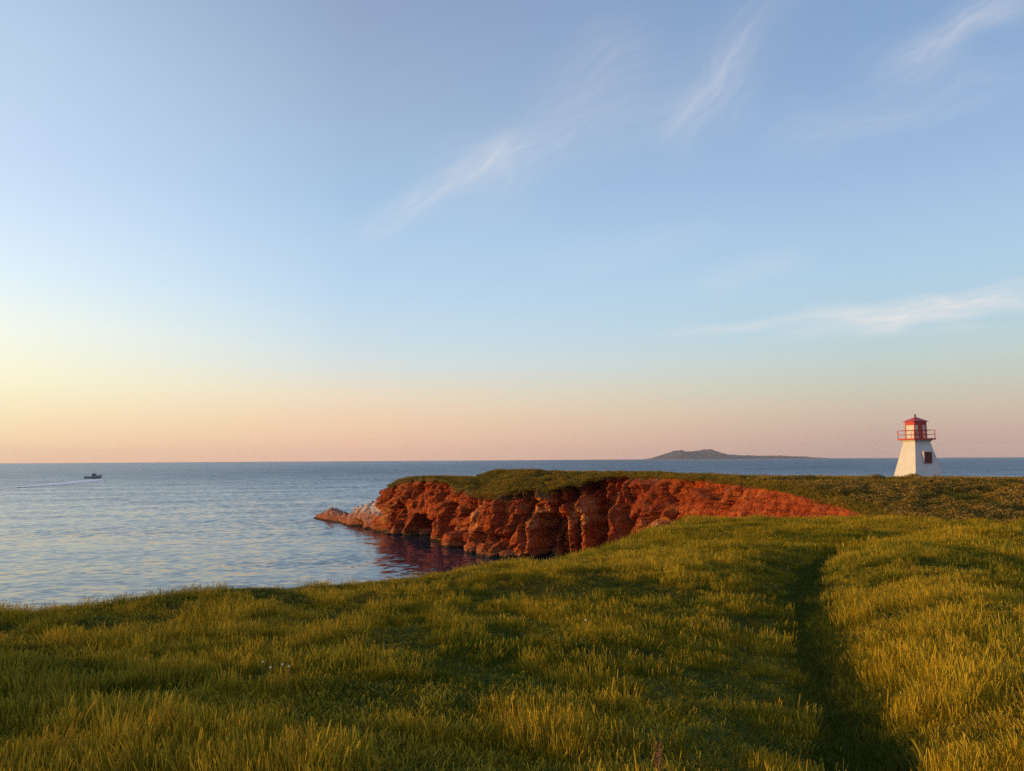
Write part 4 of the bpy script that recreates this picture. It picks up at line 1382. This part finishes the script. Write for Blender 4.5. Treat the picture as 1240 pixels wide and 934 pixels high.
    ok = (sF < -1.0) & (x / y < 0.8) & (fbm(x / 4, y / 3, oct=3, seed=310) + 0.35 * (1 - sstep(76, 86, y)) > 0.2)
    ok &= np.abs(path_frame(x, y)) > 1.0
    S = [layer(x[ok], y[ok], [SCRUB], [1], 0.5, 1.15)]
    x = rng.uniform(-14, 18, 1500)
    y = rng.uniform(104, 142, 1500)
    sF = poly_dist(x, y, FAR_LAND)
    ok = (sF < -0.1) & (sF > -7) & (fbm(x / 3, y / 3, oct=2, seed=311) > -0.05)
    S.append(layer(x[ok], y[ok], [SCRUB], [1], 0.4, 0.9))
    scatter("scrub", S)


grow()


# ------------------------------------------------------------------ single plants one can point at
def ground_hit(px, py):
    a, b = (px - 620) / F_PX, (467 - py) / F_PX
    a, b = a * math.cos(ROLL) - b * math.sin(ROLL), a * math.sin(ROLL) + b * math.cos(ROLL)
    d = np.array([a, math.cos(PITCH) - b * math.sin(PITCH), math.sin(PITCH) + b * math.cos(PITCH)])
    ks = np.geomspace(2, 60, 500)
    P = d[None, :] * ks[:, None] + np.array([0, 0, EYE_Z])
    z = land(P[:, 0], P[:, 1]) + 0.3
    i = int(np.argmax(P[:, 2] < z))
    return P[i] - np.array([0, 0, 0.3])


def build_flowers():
    stem = paint("flower_stem", (0.10, 0.12, 0.03), 0.7)
    petal = paint("white_petals", (0.82, 0.80, 0.74), 0.6, 0.05)
    eye = paint("flower_eye", (0.5, 0.33, 0.04), 0.7)
    dock_m = paint("dock_seed", (0.26, 0.10, 0.04), 0.8, 0.3, 30)

    def flower(loc, h, r, rz, label, group):
        r = r * 0.33
        o = empty("wildflower", loc, rz)
        o.rotation_euler = (0.45, -0.1, rz * 0.1)
        setp(o, label, 'flower', group)
        MB().tube((0, 0, -0.05), (0.02, 0.0, h * 0.6), 0.004, 0.003, n=5).tube((0.02, 0, h * 0.6), (0.03, 0.01, h), 0.003, n=5).build("stem", stem, o)
        pm = MB()
        for k in range(10):
            a = 2 * math.pi * k / 10
            c, s = math.cos(a), math.sin(a)
            q = [(0.03 + c * r * .25 - s * r * .12, 0.01 + s * r * .25 + c * r * .12, h), (0.03 + c * r * .25 + s * r * .12, 0.01 + s * r * .25 - c * r * .12, h),
                 (0.03 + c * r + s * r * .2, 0.01 + s * r - c * r * .2, h + 0.25 * r), (0.03 + c * r - s * r * .2, 0.01 + s * r + c * r * .2, h + 0.25 * r)]
            pm.hull8([(x, y, z - 0.002) for x, y, z in q] + [(x, y, z + 0.002) for x, y, z in q])
        pm.build("petals", petal, o)
        MB().ball((0.03, 0.01, h + 0.004), r * 0.34, 0.7, 1).build("flower_eye", eye, o)

    P = ground_hit(708, 762)
    flower(P, 0.47, 0.034, 0.3, 'tallest white wildflower alone on its stem in the middle of the meadow', 'white wildflowers in the grass')
    for k, (px, py) in enumerate(((333, 800), (346, 800), (352, 806), (318, 794))):
        P = ground_hit(px, py)
        flower(P, 0.30 + 0.03 * (k % 3), 0.024, k, 'small white wildflower in the loose patch left of the meadow centre', 'white wildflowers in the grass')
    P = ground_hit(797, 893)
    d = empty("dock_plant", P, 0.4)
    d.scale = (0.75, 0.75, 0.62)
    setp(d, 'rusty brown dock stalk with dry seed head near the bottom of the meadow', 'plant')
    MB().tube((0, 0, -0.05), (0.01, 0, 0.42), 0.006, 0.004, n=6).build("stem", dock_m, d)
    sd = MB()
    g = random.Random(3)
    for k in range(90):
        z = 0.18 + 0.27 * g.random()
        a = g.random() * 6.28
        r = 0.012 + 0.03 * g.random() * (1 - abs(z - 0.3) / 0.2)
        sd.ball((r * math.cos(a), r * math.sin(a), z), 0.007, 1, 1)
    sd.build("seed_head", dock_m, d)


build_flowers()
